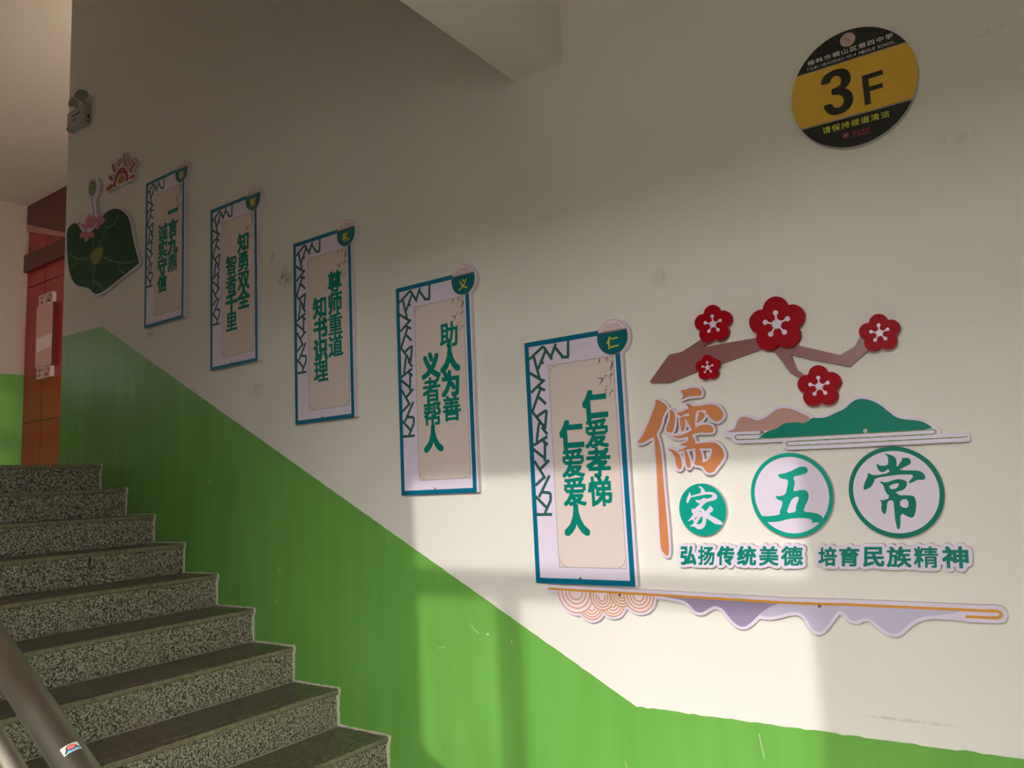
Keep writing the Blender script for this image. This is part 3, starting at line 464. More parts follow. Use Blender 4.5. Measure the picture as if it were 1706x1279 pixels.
HX, HY = -5.667, 1.887        # far corner of the upper hall
def wall_with_holes(name, axis, pos, th, a0, a1, z0, z1, holes, split=None, upper=None):
    """wall in plane axis=pos (thickness away from the room), rectangular holes (a0,a1,z0,z1); green below split"""
    As = sorted({a0, a1}|{h[0] for h in holes}|{h[1] for h in holes}); Zs = sorted({z0, z1}|{h[2] for h in holes}|{h[3] for h in holes}|({split} if split is not None else set()))
    bm = bmesh.new()
    for i in range(len(As)-1):
        for j in range(len(Zs)-1):
            A, B, C_, E_ = As[i], As[i+1], Zs[j], Zs[j+1]
            if any(h[0] <= A and B <= h[1] and h[2] <= C_ and E_ <= h[3] for h in holes): continue
            mi = 1 if split is not None and E_ <= split+1e-6 else 0
            lo, hi = min(pos, pos+th), max(pos, pos+th)
            if axis == 'y': box_bm(bm, (A, lo, C_), (B, hi, E_), mi)
            else: box_bm(bm, (lo, A, C_), (hi, B, E_), mi)
    return struct(bm_obj(name, bm, [upper or WHITE, GREEN]))
SY = -3.6
W1 = (3.605, 5.185, -.75, 1.27); W2 = (-4.25, -4.02, 1.95, 3.34); W3 = (-2.95, -2.6, 1.3, 1.95); W4 = (-3.3, -2.0, -.75, 1.27)
wall_with_holes('wall_south', 'y', SY, -.1, HX, 5.6, -3.8, 3.6, [W1, W2], -.99)
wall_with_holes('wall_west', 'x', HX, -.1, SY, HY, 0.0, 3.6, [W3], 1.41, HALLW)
wall_with_holes('wall_east', 'x', 5.6, .1, SY, 0.0, -3.8, 3.6, [W4], -.99)
def window(n, axis, pos, a0, a1, z0, z1, transom=None, mull=None, fr=.001):
    """frame members and panes; the hole is exactly the lit opening, members stand inside it"""
    bm = bmesh.new(); y0, y1 = pos-.06, pos-.02
    def mem(A, B, C_, E_):
        if axis == 'y': box_bm(bm, (A, y0, C_), (B, y1, E_))
        else: box_bm(bm, (y0, A, C_), (y1, B, E_))
    t = .045
    mem(a0-t, a0, z0-t, z1+t); mem(a1, a1+t, z0-t, z1+t); mem(a0, a1, z0-t, z0); mem(a0, a1, z1, z1+t)
    if transom: mem(a0, a1, *transom)
    if mull: mem(mull[0], mull[1], z0, transom[0] if transom else z1)
    f = struct(bm_obj(n, bm, FRAMEM))
    cells = []
    top = transom[0] if transom else z1
    if transom: cells.append((a0, a1, transom[1], z1))
    if mull: cells += [(a0, mull[0], z0, top), (mull[1], a1, z0, top)]
    else: cells.append((a0, a1, z0, top))
    for A, B, C_, E_ in cells:
        yy = pos-.042
        if axis == 'y': boxes('pane', [((A, yy, C_), (B, yy+.004, E_))], GLASS, f)
        else: boxes('pane', [((yy, A, C_), (yy+.004, B, E_))], GLASS, f)
    return f
window('window_1', 'y', SY, *W1, transom=(.795, .888), mull=(4.022, 4.125))
window('window_2', 'y', SY, *W2, transom=(2.62, 2.86))
window('window_3', 'x', HX, *W3, transom=(1.6, 1.64))
window('fill_window', 'x', 5.66, *W4, transom=(.795, .888), mull=(-2.70, -2.62))  # unseen east opening, added as fill light for steps and left wall

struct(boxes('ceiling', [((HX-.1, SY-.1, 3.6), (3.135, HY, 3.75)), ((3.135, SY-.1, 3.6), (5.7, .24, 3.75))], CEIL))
struct(boxes('ceiling_landing', [((3.358, SY-.1, 1.74), (5.7, .0, 1.86))], CEIL))
struct(boxes('trim_1', [((3.135, SY, 1.345), (3.358, 0, 1.95))], WHITE)).name = 'beam'
bpy.data.objects['beam'].name = 'trim_1'
struct(boxes('floor', [((3.25, SY, -1.96), (5.6, 0, -1.86))], CONC))
struct(boxes('floor_hall', [((HX, SY, -.15), (-.30, 0, -.012)), ((HX, 0, -.15), (-.548, HY, -.012))], CONC))
struct(boxes('floor_lower', [((-.3, SY, -3.9), (5.6, 0, -3.72))], CONC))
struct(boxes('wall_under_hall', [((-.36, SY, -3.8), (-.304, -.002, -.155))], WHITE))

# ------------------------------------------------------------------ the flight of stairs
ST = thing('staircase', 'speckled grey granite flight of steps rising along the green dado wall', 'stairs', (0, 0, 0))
WID = 1.74
prof = [(-.30, -.03)]
for i in range(12):
    prof += [(i*RUN-.022, -i*RISE-.03), (i*RUN-.022, -(i+1)*RISE-.03)]
prof = prof[:-1]+[(11*RUN-.022, -1.96), (11*RUN-.3, -1.96), (-.30, -.45)]
bm = bmesh.new()
fr = [bm.verts.new((x, -.001, z)) for x, z in prof]; bk = [bm.verts.new((x, -WID+.02, z)) for x, z in prof]
for t in tessellate_polygon([[Vector((x, z, 0)) for x, z in prof]]):
    bm.faces.new([fr[i] for i in t]); bm.faces.new([bk[i] for i in t])
for i in range(len(prof)):
    j = (i+1) % len(prof); bm.faces.new((fr[i], fr[j], bk[j], bk[i]))
bm_obj('concrete_body', bm, CEIL, ST)
def tread_mesh(depth, ya, yb):
    """slab with a rounded nosing and a shallow groove behind it; nose at x=0, top at z=0"""
    P = [(0.0, -.006), (-.002, -.002), (-.006, 0), (-.030, 0), (-.031, -.003), (-.035, -.003), (-.036, 0), (-.046, 0), (-.047, -.003), (-.051, -.003), (-.052, 0), (-depth, 0), (-depth, -.022), (-.004, -.022), (0, -.018)]
    bm = bmesh.new(); A = [bm.verts.new((x, ya, z)) for x, z in P]; B = [bm.verts.new((x, yb, z)) for x, z in P]
    for t in tessellate_polygon([[Vector((x, z, 0)) for x, z in P]]):
        bm.faces.new([A[i] for i in t]); bm.faces.new([B[i] for i in t])
    for i in range(len(P)):
        j = (i+1) % len(P); f = bm.faces.new((A[i], A[j], B[j], B[i]))
        if i in (0, 13, 14): f.material_index = 1
    bmesh.ops.recalc_face_normals(bm, faces=bm.faces)
    me = bpy.data.meshes.new('tread_slab'); bm.to_mesh(me); bm.free(); me.materials.append(TREAD_M); me.materials.append(EDGE); return me
random.seed(11)
# joint positions (distance from the wall) where two stone slabs of a step meet
JR = [.95, 1.2, .8, 1.3, 1.05, .418, 1.25, .9, 1.1, .7, 1.2, .9]
JT = [1.2, .9, 1.35, 1.0, 1.3, 1.1, .8, 1.2, 1.0, 1.3, .9, 1.1]
TM = {}
for i in range(12):
    z = -i*RISE; x = i*RUN
    for a, b in ((-.006, -JT[i]+.0008), (-JT[i]-.0008, -WID)):
        me = tread_mesh(RUN-.004 if i else .30, a, b)
        o = bpy.data.objects.new('tread_slab', me); COL.objects.link(o); o.parent = ST; o.location = (x, 0, z+random.uniform(-.0006, .0006))
    for a, b in ((-.006, -JR[i]+.001), (-JR[i]-.001, -WID)):
        boxes('riser_slab', [((x-.022-random.uniform(0, .0008), b, -RISE+.0005), (x-.010, a, -.0225))], RISER_M, ST, loc=(0, 0, z))
# ragged bead of white grout along the wall
bm = bmesh.new(); rnd = random.Random(5)
def bead(p, q_):
    n = max(2, int((Vector(q_)-Vector(p)).length/.012)); prev = None
    d = (Vector(q_)-Vector(p)).normalized(); nn = Vector((-d.z, 0, d.x))
    if nn.x < 0 or (abs(nn.x) < .1 and nn.z < 0): nn = -nn
    for k in range(n+1):
        c = Vector(p).lerp(Vector(q_), k/n); w_ = rnd.uniform(.0035, .0085); h_ = rnd.uniform(.005, .011)
        ring = [bm.verts.new(c+nn*w_+Vector((0, 0, 0))), bm.verts.new(c+nn*w_*.6+Vector((0, -h_, 0))), bm.verts.new(c-nn*.003+Vector((0, -h_, 0))), bm.verts.new(c-nn*.003)]
        if prev:
            for a in range(3): bm.faces.new((prev[a], prev[a+1], ring[a+1], ring[a]))
        else: bm.faces.new(ring)
        prev = ring
    bm.faces.new(prev[::-1])
for i in range(12):
    x, z = i*RUN, -i*RISE
    bead((x-RUN-.01 if i else -.30, 0, z), (x+.002, 0, z)); bead((x+.003, 0, z+.001), (x-.004, 0, z-.03)); bead((x-.007, 0, z-.028), (x-.008, 0, z-RISE))
o = bm_obj('grout_bead', bm, GROUT, ST); o['label'] = 'ragged white grout bead where steps meet the wall'

# ------------------------------------------------------------------ steel handrail
HR = thing('handrail', 'brushed steel tube handrail in front of the steps', 'handrail', (3.4, -1.644, -1.86))
slope = -RISE/RUN
def tube(name, pts, R, mats, parent, n=28, org=None):
    org = Vector(org or (0, 0, 0)); bm = bmesh.new(); rings = []
    for i, p in enumerate(pts):
        a = Vector(pts[max(0, i-1)]); b = Vector(pts[min(len(pts)-1, i+1)]); d = (b-a).normalized()
        s = Vector((0, 1, 0)) if abs(d.y) < .9 else Vector((1, 0, 0)); u = d.cross(s).normalized(); v_ = d.cross(u)
        rings.append([bm.verts.new(Vector(p)-org+(u*math.cos(t)+v_*math.sin(t))*R) for t in [2*PI*k/n for k in range(n)]])
    for r_, s in zip(rings, rings[1:]):
        for k in range(n): bm.faces.new((r_[k], r_[(k+1) % n], s[(k+1) % n], s[k])).smooth = True
    bm.faces.new(rings[0]); bm.faces.new(rings[-1][::-1])
    bmesh.ops.recalc_face_normals(bm, faces=bm.faces)
    me = bpy.data.meshes.new(name); bm.to_mesh(me); bm.free(); return link(name, me, mats, parent)
ho = HR.location
RY = -1.644
rz = lambda x, h: slope*x+h
tube('top_rail', [(-.1, RY, rz(-.1, .953)), (3.3, RY, rz(3.3, .953)), (3.36, RY, rz(3.3, .953)-.025), (3.43, RY, rz(3.3, .953)-.03), (3.6, RY, rz(3.3, .953)-.03)], .032, STEEL, HR, org=ho)
tube('lower_rail', [(-.05, RY, rz(-.05, .772)), (3.4, RY, rz(3.4, .772))], .0235, STEELD, HR, 20, org=ho)
tube('lower_rail', [(-.05, RY, rz(-.05, .20)), (3.4, RY, rz(3.4, .20))], .016, STEELD, HR, 16, org=ho)
for x in (-.02, 1.15, 2.30, 3.44):
    st_ = math.ceil(max(x, 0)/RUN-1e-6)*-RISE if x < 3.25 else -1.86
    tube('post', [(x, RY, st_), (x, RY, rz(x, .925) if x < 3.3 else rz(3.3, .953)-.05)], .024, STEEL, HR, 20, org=ho)
# curved sticker wrapped on the rail
c0 = Vector((2.97091, RY, rz(2.97091, .953))); ud = Vector((RUN, 0, -RISE)).normalized(); nu = Vector((RISE, 0, RUN)).normalized()
def rail_patch(name, fn, lift, mats, parent):
    """fn: list of (s, t) outline in metres, s along the rail, t around it"""
    bm = bmesh.new(); g = fn
    pts3 = []
    for s, t in g: pts3.append((s, t))
    tr = tessellate_polygon([[Vector((s, t, 0)) for s, t in pts3]])
    R = .032+lift
    def P3(s, t):
        a = math.radians(75)+t/.032
        return c0-ho+ud*(s+.2014)+(Vector((0, -1, 0))*math.cos(a)+nu*math.sin(a))*R
    vs = [bm.verts.new((s, t, 0)) for s, t in pts3]
    for q_ in tr: bm.faces.new([vs[i] for i in q_])
    bmesh.ops.subdivide_edges(bm, edges=[e for e in bm.edges if e.calc_length() > .003], cuts=5, use_grid_fill=True)
    for v_ in bm.verts: v_.co = P3(v_.co.x, v_.co.y)
    me = bpy.data.meshes.new(name); bm.to_mesh(me); bm.free(); return link(name, me, mats, parent)
STK = thing('sticker', 'small picture sticker with a pink disc on the steel handrail', 'sticker', tuple(ho))
rail_patch('paper', [(-.010, -.0155), (.010, -.0155), (.010, .0155), (-.010, .0155)], .0003, mat('sticker_paper', srgb(228, 222, 208), .4), STK)
rail_patch('blue_band', [(.003, -.010), (.009, -.010), (.009, .013), (.004, .013)], .0006, mat('sticker_blue', srgb(110, 190, 222), .4), STK)
rail_patch('dark_ring', ell(-.0012, .001, .0068, .0092, 20), .0008, DARKP, STK)
rail_patch('dark_mark', seg(.001, -.006, .0078, -.012, .0026), .0008, DARKP, STK)
rail_patch('dark_mark', seg(-.001, .008, .0045, .0135, .0026), .0008, DARKP, STK)
rail_patch('pink_disc', ell(-.0012, .001, .0054, .0074, 20), .0011, mat('sticker_pink', srgb(230, 120, 118), .4), STK)

# ------------------------------------------------------------------ virtue panels
PW, PH = D['pwh']
PT = [('一言九鼎', '诚实守信', '信', 'tall virtue plaque farthest up the stairs, right of the lotus leaf', -.243, -.345),
      ('知勇双全', '智者千里', '智', 'tall virtue plaque second from the lotus leaf, teal bordered', -.243, -.345),
      ('尊师重道', '知书识理', '礼', 'middle one of the five tall teal bordered virtue plaques, scuffed wall at its left', -.243, -.348),
      ('助人为善', '义者帮人', '义', 'tall virtue plaque with only its foot in sunlight, fourth up from left', -.243, -.358),
      ('仁爱孝悌', '仁爱爱人', '仁', 'lowest and nearest tall virtue plaque, beside the orange calligraphy', -.262, -.360)]
def virtue_panel(k):
    px, pz, tilt = D['pan'][k]; rt, lt, md, lab, rz0, lz0 = PT[k]
    T = thing('wall_plaque', lab, 'plaque', (px, 0, pz), 'tall virtue plaques along the stairs'); T.rotation_euler = (0, -tilt, 0)
    def pl(name, g, y, th, m_): return plate(name, g, y, th, m_, T)
    rect = lambda a, b, c_, d: [(a, b), (c_, b), (c_, d), (a, d)]
    cxm, czm, rm, qm = .3720, -.0321, .0600, 1.04
    brd = union([rect(0, -PH, PW+.009, 0), ell(cxm+.004, czm-.0015, rm+.004, rm*qm+.004, 48)], res=.0015, holes=False, eps=.3)
    pl('board', brd, FY, .0198, [PVC, PVCS])
    y = FY-PR
    bo = [(rect(0, -PH, PW, 0), [rect(.0185, -PH+.0185, PW-.0185, -.0185)])]
    pl('border', bo, y, PR, TEAL)
    pl('field', [(rect(.1015, -.826, .3690, -.098), [])], y+.0001, PR-.0001, CREAM)
    # fine frame line with stepped corners
    x0, x1, z0, z1, lw = .1015, .3690, -.826, -.098, .0014
    L = [(rect(x0, z0, x1, z1), [rect(x0+lw, z0+lw, x1-lw, z1-lw)])]
    pl('frame_line', L, y-PR*.2, PR*.2+.0001, LINE)
    for cx_, cz_, sx_, sz_ in ((x0, z1, 1, -1), (x0, z0, 1, 1), (x1, z0, -1, 1), (x1, z1, -1, -1)):
        pth = [(0, .030), (.006, .030), (.006, .018), (.012, .018), (.012, .012), (.018, .012), (.018, .006), (.030, .006), (.030, 0)]
        q_ = [(cx_+sx_*a, cz_+sz_*b) for a, b in pth]
        pl('corner_fret', [(ribbon(q_, .0014), [])], y-PR*.25, PR*.25, LINE)
    lg = [seg(*s, .0112) for s in D['lattice']]
    pl('lattice', union(lg, res=.001, eps=.35), y-PR*.5, PR*.5, LATT)
    for s in D['bamboo']:
        a = s[:4]; w_ = s[4]*1.5; dx, dz = a[2]-a[0], a[3]-a[1]; d = math.hypot(dx, dz); nx, nz = -dz/d*w_/2, dx/d*w_/2
        L = [(a[0], a[1]), (a[0]+dx*.35+nx, a[1]+dz*.35+nz), (a[2], a[3]), (a[0]+dx*.35-nx, a[1]+dz*.35-nz)]
        pl('bamboo_leaf', [(L, [])], y-PR*.3, PR*.3, LEAFP)
    # medallion
    yb = FY-.004
    disc = ell(cxm, czm, rm, rm*qm, 56)
    zs = -.0095
    low = [p for p in ell(cxm, czm, rm-.0015, rm*qm-.0015, 80) if p[1] <= zs]; hi = [p for p in ell(cxm, czm, rm-.0015, rm*qm-.0015, 80) if p[1] > zs]
    k0 = max(range(len(low)), key=lambda i: math.hypot(low[i][0]-low[i-1][0], low[i][1]-low[i-1][1])); low = low[k0:]+low[:k0]
    pl('medallion', [(disc, [])], yb, .004, [mat('medallion_rim', srgb(150, 118, 122), .3), PVCS])
    pl('medallion_lower', [(low, [])], yb-PR, PR, MEDAL)
    pl('medallion_upper', [(hi, [])], yb-PR, PR, PINKW)
    sc_ = []
    rr = random.Random(4)
    for row in range(5):
        for q_ in range(-5, 6):
            a, b = cxm+q_*.012+(.006 if row % 2 else 0), zs+.002+row*.0085
            if (a-cxm)**2+(b+.006-czm)**2 < (rm-.006)**2:
                for r_ in (.0058, .003): sc_.append((ribbon([(a+r_*math.cos(t), b+r_*math.sin(t)) for t in [PI*i/6 for i in range(7)]], .0011), []))
    pl('scale_pattern', sc_, yb-PR*1.3, PR*.3, mat('rose_line_print', srgb(176, 120, 132), .4))
    g = map_quad(glyph(md, .012), [(.347, -.076), (.397, -.071), (.397, -.025), (.347, -.029)])
    pl('emblem_character', g, yb-PR*1.6, PR*.6, YEL)
    for tx, x_, zz in ((rt, .2865, rz0), (lt, .1845, lz0)):
        for i, ch in enumerate(tx):
            zc = zz-.1005*i; s = .0495; h = .0535
            pl('character', map_quad(glyph(ch), [(x_-s, zc-h), (x_+s, zc-h), (x_+s, zc+h), (x_-s, zc+h)]), y-.0006, .0006, TEXTG)
    pl('screw', [(ell(PW*.47, -PH+.022, .004, .004, 10), [])], y-.002, .002, SCREW)
    return T
for k in range(5): virtue_panel(k)

def wall_thing(name, label, cat, x, z, group=None): return thing(name, label, cat, (x, 0, z), group)
def P_(name, g, y, th, m_, T): return plate(name, g, y, th, m_, T, tuple(T.location))

# ------------------------------------------------------------------ big orange calligraphy
T = wall_thing('calligraphy_plaque', 'large orange brush character cut out on a white outlined board', 'plaque', 3.80, -.1)
rs = [smooth_loop(L, 1) for L in D['ru']]
P_('board', union(rs, grow=.0075, res=.001), FY, .0198, [PVC, PVCS], T)
P_('character', union(rs, res=.0006, eps=.5), FY-PR, PR, ORANGE, T)
def round_sign(name, label, key, inner, face, ring, ink):
    cx_, cz_, rx, rzz = D['disc'][key]
    T = wall_thing(name, label, 'plaque', cx_, cz_, 'round calligraphy discs')
    P_('board', [(ell(cx_, cz_, rx, rzz, 80), [])], FY, .0198, [face, PVCS], T)
    if inner: P_('ring', [(ell(cx_, cz_, rx, rzz, 80), [ell(cx_, cz_, rx*inner, rzz*inner, 80)])], FY-PR, PR, ring, T)
    dd = D[{'wu': 'wu', 'jia': 'jia', 'chang': 'chang'}[key]]
    P_('character', union([smooth_loop(L, 1) for L in dd['add']], [smooth_loop(L, 1) for L in dd['sub']], res=.0006, eps=.5), FY-PR*1.6, PR*1.5, ink, T)
round_sign('calligraphy_disc', 'small solid green disc with a white brush character', 'jia', None, JADE, None, PVC)
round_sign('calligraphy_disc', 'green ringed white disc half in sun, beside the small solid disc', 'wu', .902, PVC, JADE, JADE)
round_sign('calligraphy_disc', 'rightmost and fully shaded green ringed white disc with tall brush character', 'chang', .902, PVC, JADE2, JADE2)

# ------------------------------------------------------------------ slogans
def slogan(chars, cells, quad, label):
    a, b, c_, d = [Vector(p) for p in quad]
    T = wall_thing('slogan_sign', label, 'sign', (a.x+b.x)/2, a.y, 'green slogan signs under the discs')
    allg = []
    for ch, (s0, s1) in zip(chars, cells):
        g = glyph(ch); bx = gbox(g)
        qd = [a.lerp(b, s0), a.lerp(b, s1), d.lerp(c_, s1), d.lerp(c_, s0)]
        allg.append(map_quad(g, qd, bx))
    P_('board', union([o for g in allg for o, _ in g], grow=.009, res=.001, holes=False), FY, .0198, [PVC, PVCS], T)
    for g in allg: P_('character', g, FY-PR*1.5, PR*1.5, TEXTG, T)
f = lambda L, a, b: [((x-a)/(b-a), (y-a)/(b-a)) for x, y in L]
slogan('弘扬传统美德', f([(28, 250), (275, 500), (530, 762), (795, 1040), (1075, 1318), (1350, 1610)], 28, 1610), D['slo1'], 'sunlit half of the green slogan, under the small solid disc')
slogan('培育民族精神', f([(80, 285), (310, 530), (570, 792), (815, 1065), (1090, 1330), (1365, 1615)], 80, 1615), D['slo2'], 'shaded half of the green slogan, under the rightmost disc')

# ------------------------------------------------------------------ plum branch and blossoms
T = wall_thing('plum_branch', 'dusky brown angular branch cut-out spreading behind red blossoms', 'wall decoration', 3.9, .15)
P_('branch', [(D['branch'], [])], -.012, .0118, [BROWN, BROWN], T)
BL = ['red blossom on the short upper twig at the left of the branch', 'largest red blossom at the middle of the branch', 'smallest red blossom, low on the thick end of the branch',
      'red blossom hanging lowest, just above the mountain plaque', 'red blossom at the right tip of the branch']
for (bx, bz, br), lab in zip(D['blossom'], BL):
    T = wall_thing('plum_blossom', lab, 'flower decoration', bx, bz, 'red plum blossoms on the branch')
    pet = [ell(bx+br*.575*math.cos(a), bz+br*.575*math.sin(a), br*.455, br*.455, 32) for a in [PI/2+2*PI*k/5 for k in range(5)]]+[ell(bx, bz, br*.5, br*.5, 20)]
    P_('petals', union(pet, res=br/70), -.026, .0138, [RED, RED], T)
    P_('spacer', [(ell(bx, bz+br*.6, .008, .008, 12), [])], -.0122, .0120, PVCS, T)
    star = []
    for k in range(22):
        a = 2*PI*k/22; r_ = br*(.205 if k % 2 == 0 else .145); star.append((bx+r_*math.cos(a), bz+r_*math.sin(a)))
    st_ = [star]
    for k in range(5):
        a = PI/2+2*PI*k/5; st_.append(seg(bx, bz, bx+br*.42*math.cos(a), bz+br*.42*math.sin(a), br*.06)); st_.append(ell(bx+br*.42*math.cos(a), bz+br*.42*math.sin(a), br*.095, br*.095, 16))
    P_('stamens', union(st_, res=br/90, eps=.3), -.0268, .0008, PVC, T)

# ------------------------------------------------------------------ mountains plaque
T = wall_thing('mountain_plaque', 'green and pink mountain silhouettes on a white outlined board', 'wall decoration', 4.1, -.12)
ml = ribbon(D['mt_line'], .004)
teal = D['mt_teal']; pink = D['mt_pink']
P_('board', union([smooth_loop(teal, 1), smooth_loop(pink, 1)]+[seg(*a, *b, .010) for a, b in zip(D['mt_line'], D['mt_line'][1:])]+[seg(*D['mt_bar'][0], *D['mt_bar'][1], .012)], grow=.0075, res=.001, holes=False), FY, .0198, [PVC, PVCS], T)
P_('far_mountain', [(smooth_loop(pink, 1), [])], FY-PR*.5, PR*.5, MTP, T)
P_('near_mountain', [(smooth_loop(teal, 1), [])], FY-PR, PR, MTG, T)
P_('swirl_line', union([seg(*a, *b, .0030) for a, b in zip(D['mt_line'], D['mt_line'][1:])]+[ell(*p, .0015, .0015, 8) for p in D['mt_line']], res=.0007), FY-PR*1.3, PR*.4, OLIVE, T)
for x, z in D['mt_screw']: P_('screw', [(ell(x, z, .006, .006, 14), [])], FY-.003, .003, SCREW, T)

# ------------------------------------------------------------------ long cloud and hill strip
T = wall_thing('landscape_strip', 'long lilac hill and cloud strip with an orange line, lowest on the wall', 'wall decoration', 4.0, -.65)
sl = D['st_line']
def line_z(x):
    for a, b in zip(sl, sl[1:]):
        if a[0] <= x <= b[0]: return a[1]+(b[1]-a[1])*(x-a[0])/(b[0]-a[0])
    return sl[0][1] if x < sl[0][0] else -9
lw = .0095
cut = lambda L: [(x, min(z, line_z(x))) for x, z in L]
A = D['arcs']
dark = D['st_dark']; light = D['st_light']
hull = [seg(*a, *b, lw) for a, b in zip(sl, sl[1:])]+[ell(*p, lw/2, lw/2, 10) for p in sl]+[cut(ell(a[0], a[1], a[2]*1.02, a[2]*1.02, 48)) for a in A]+[smooth_loop(dark, 1), smooth_loop(light, 1), seg(sl[-7][0]-.05, (sl[-7][1]+sl[-1][1])/2, sl[-4][0], (sl[-7][1]+sl[-1][1])/2, .02)]
P_('board', union(hull, grow=.0095, res=.001, holes=False), FY, .0198, [PVC, PVCS], T)
P_('dark_hills', [(smooth_loop(dark, 1), [])], FY-PR*.8, PR*.8, PURD, T)
P_('pale_hills', [(smooth_loop(light, 1), [])], FY-PR, PR, PURL, T)
for k, a in enumerate(A):
    y = FY-PR*(.6+.25*k)
    P_('cloud_scale', [(cut(ell(a[0], a[1], a[2]*1.01, a[2]*1.01, 56)), [])], y, PR*.2, PINKW, T)
    rings = []
    for r_ in a[2:]:
        arc = [(a[0]+r_*math.cos(t), a[1]+r_*math.sin(t)) for t in [PI*.85+PI*1.3*i/40 for i in range(41)]]
        arc = [p for p in arc if p[1] <= line_z(p[0])+.001]
        rings.append((ribbon(arc, .0046), []))
    P_('cloud_rings', rings, y-PR*.12, PR*.12, ARC, T)
P_('orange_line', union([seg(*a, *b, lw*.78) for a, b in zip(sl, sl[1:])]+[ell(*p, lw*.39, lw*.39, 10) for p in sl[:-1]], res=.0009), FY-PR*2.6, PR*1.6, GOLD, T)
for x, z in D['st_screw']: P_('screw', [(ell(x, z, .005, .005, 12), [])], FY-.004, .004, SCREW, T)

# ------------------------------------------------------------------ lotus plaque and rising sun plaque
T = wall_thing('lotus_plaque', 'dark green lotus leaf plaque with pink flower and bud at the wall corner', 'wall decoration', -.2, 1.3)
lf = smooth_loop(D['leaf'], 1)
P_('board', union([lf, smooth_loop(D['bud_board'], 1)]+[smooth_loop(L, 1) for L in D['petals']], grow=.013, res=.002, holes=False), FY, .0198, [PVC, PVCS], T)
P_('leaf', [(lf, [])], FY-PR*.6, PR*.6, LOTUS, T)
for v_ in D['veins']: P_('vein', [(ribbon(v_, .006), [])], FY-PR*.9, PR*.3, VEIN, T)
P_('leaf_centre', [(smooth_loop(D['leaf_c'], 2), [])], FY-PR*1.2, PR*.5, POD, T)
for L in D['petals']: P_('petal', [(smooth_loop(L, 1), [])], FY-PR*(1.3+.1*D['petals'].index(L)), PR*.6, PETAL, T)
P_('bud', [(smooth_loop(D['bud'], 2), [])], FY-PR, PR, BUDM, T)
P_('stem', [(ribbon(D['stem'], .009), [])], FY-PR, PR, BUDM, T)
T = wall_thing('sunrise_plaque', 'small red half sun plaque with rays above the lotus leaf', 'wall decoration', .15, 1.9)
ar, co = smooth_loop(D['sun_arch'], 1), smooth_loop(D['sun_core'], 1)
rays = []
for a, b, w_ in D['sun_rays']:
    rays.append(union([seg(*a, *b, w_), ell(*a, w_/2, w_/2, 12), ell(*b, w_/2.6, w_/2.6, 12)], res=.002, holes=False)[0][0])
P_('board', union([ar, co]+rays, grow=.010, res=.002, holes=False), FY, .0198, [PVC, PVCS], T)
P_('arch', [(ar, [])], FY-PR, PR, SUNR, T)
P_('core', [(co, [])], FY-PR, PR, SUNO, T)
for r_ in rays: P_('ray', [(r_, [])], FY-PR, PR, RAYM, T)

# ------------------------------------------------------------------ round floor sign
cx_, cz_, RX, RZ = 4.3464, .8827, .1755, .1822
T = wall_thing('floor_sign', 'round black and amber sign reading 3F high on the white wall', 'sign', cx_, cz_)
P_('board', [(ell(cx_, cz_, RX, RZ, 96), [])], FY+.004, .0158, [SILV, SILV], T)
ci = ell(cx_, cz_, RX-.0015, RZ-.0015, 200)
S = D['sign_split']
def zl(a, b, x): return a[1]+(b[1]-a[1])*(x-a[0])/(b[0]-a[0])
def segm(keep):
    L = [p for p in ci if keep(p)]
    k0 = max(range(len(L)), key=lambda i: math.hypot(L[i][0]-L[i-1][0], L[i][1]-L[i-1][1])); return L[k0:]+L[:k0]
P_('black_cap', [(segm(lambda p: p[1] > zl(S[0], S[1], p[0])), [])], FY, .004, BLACKP, T)
P_('black_base', [(segm(lambda p: p[1] < zl(S[2], S[3], p[0])), [])], FY, .004, BLACKP, T)
mid = [p for p in ci if zl(S[2], S[3], p[0]) <= p[1] <= zl(S[0], S[1], p[0])]
mid.sort(key=lambda p: math.atan2(p[1]-cz_, p[0]-cx_))
P_('amber_band', [(mid, [])], FY, .004, YELP, T)
TX = D['sign_text']
def fit(ch, quad, m_, bold, name='character'):
    g = glyph(ch, bold); P_(name, map_quad(g, quad, gbox(g)), FY-PR, PR, m_, T)
three = [(4.2606, .9170), (4.2640, .9330), (4.2720, .9450), (4.2861, .9505), (4.3030, .9535), (4.3190, .9525), (4.3340, .9460), (4.3440, .9330), (4.3470, .9170), (4.3440, .9010), (4.3350, .8900), (4.3250, .8855), (4.3360, .8800), (4.3440, .8680), (4.3475, .8520), (4.3440, .8360), (4.3355, .8221), (4.3230, .8140), (4.3080, .8110), (4.2930, .8120), (4.2790, .8180), (4.2680, .8300), (4.2600, .8531), (4.2860, .8515), (4.2900, .8400), (4.2977, .8330), (4.3070, .8320), (4.3150, .8370), (4.3205, .8480), (4.3195, .8600), (4.3130, .8690), (4.3030, .8745), (4.2883, .8770), (4.2891, .8965), (4.3010, .8960), (4.3110, .8990), (4.3180, .9066), (4.3195, .9190), (4.3150, .9300), (4.3033, .9345), (4.2950, .9310), (4.2900, .9250), (4.2887, .9174)]
P_('character', [(smooth_loop(three, 1), [])], FY-PR, PR, BLACKP, T)
fx0, fx1, fz0, fz1 = 4.3755, 4.4300, .8153, .9068
P_('character', [([(fx0, fz0), (fx0+.0170, fz0), (fx0+.0170, fz0+.0385), (fx1-.002, fz0+.0385), (fx1-.002, fz0+.052), (fx0+.0170, fz0+.052), (fx0+.0170, fz1-.0145), (fx1+.002, fz1-.0145), (fx1+.002, fz1), (fx0, fz1)], [])], FY-PR, PR, BLACKP, T)
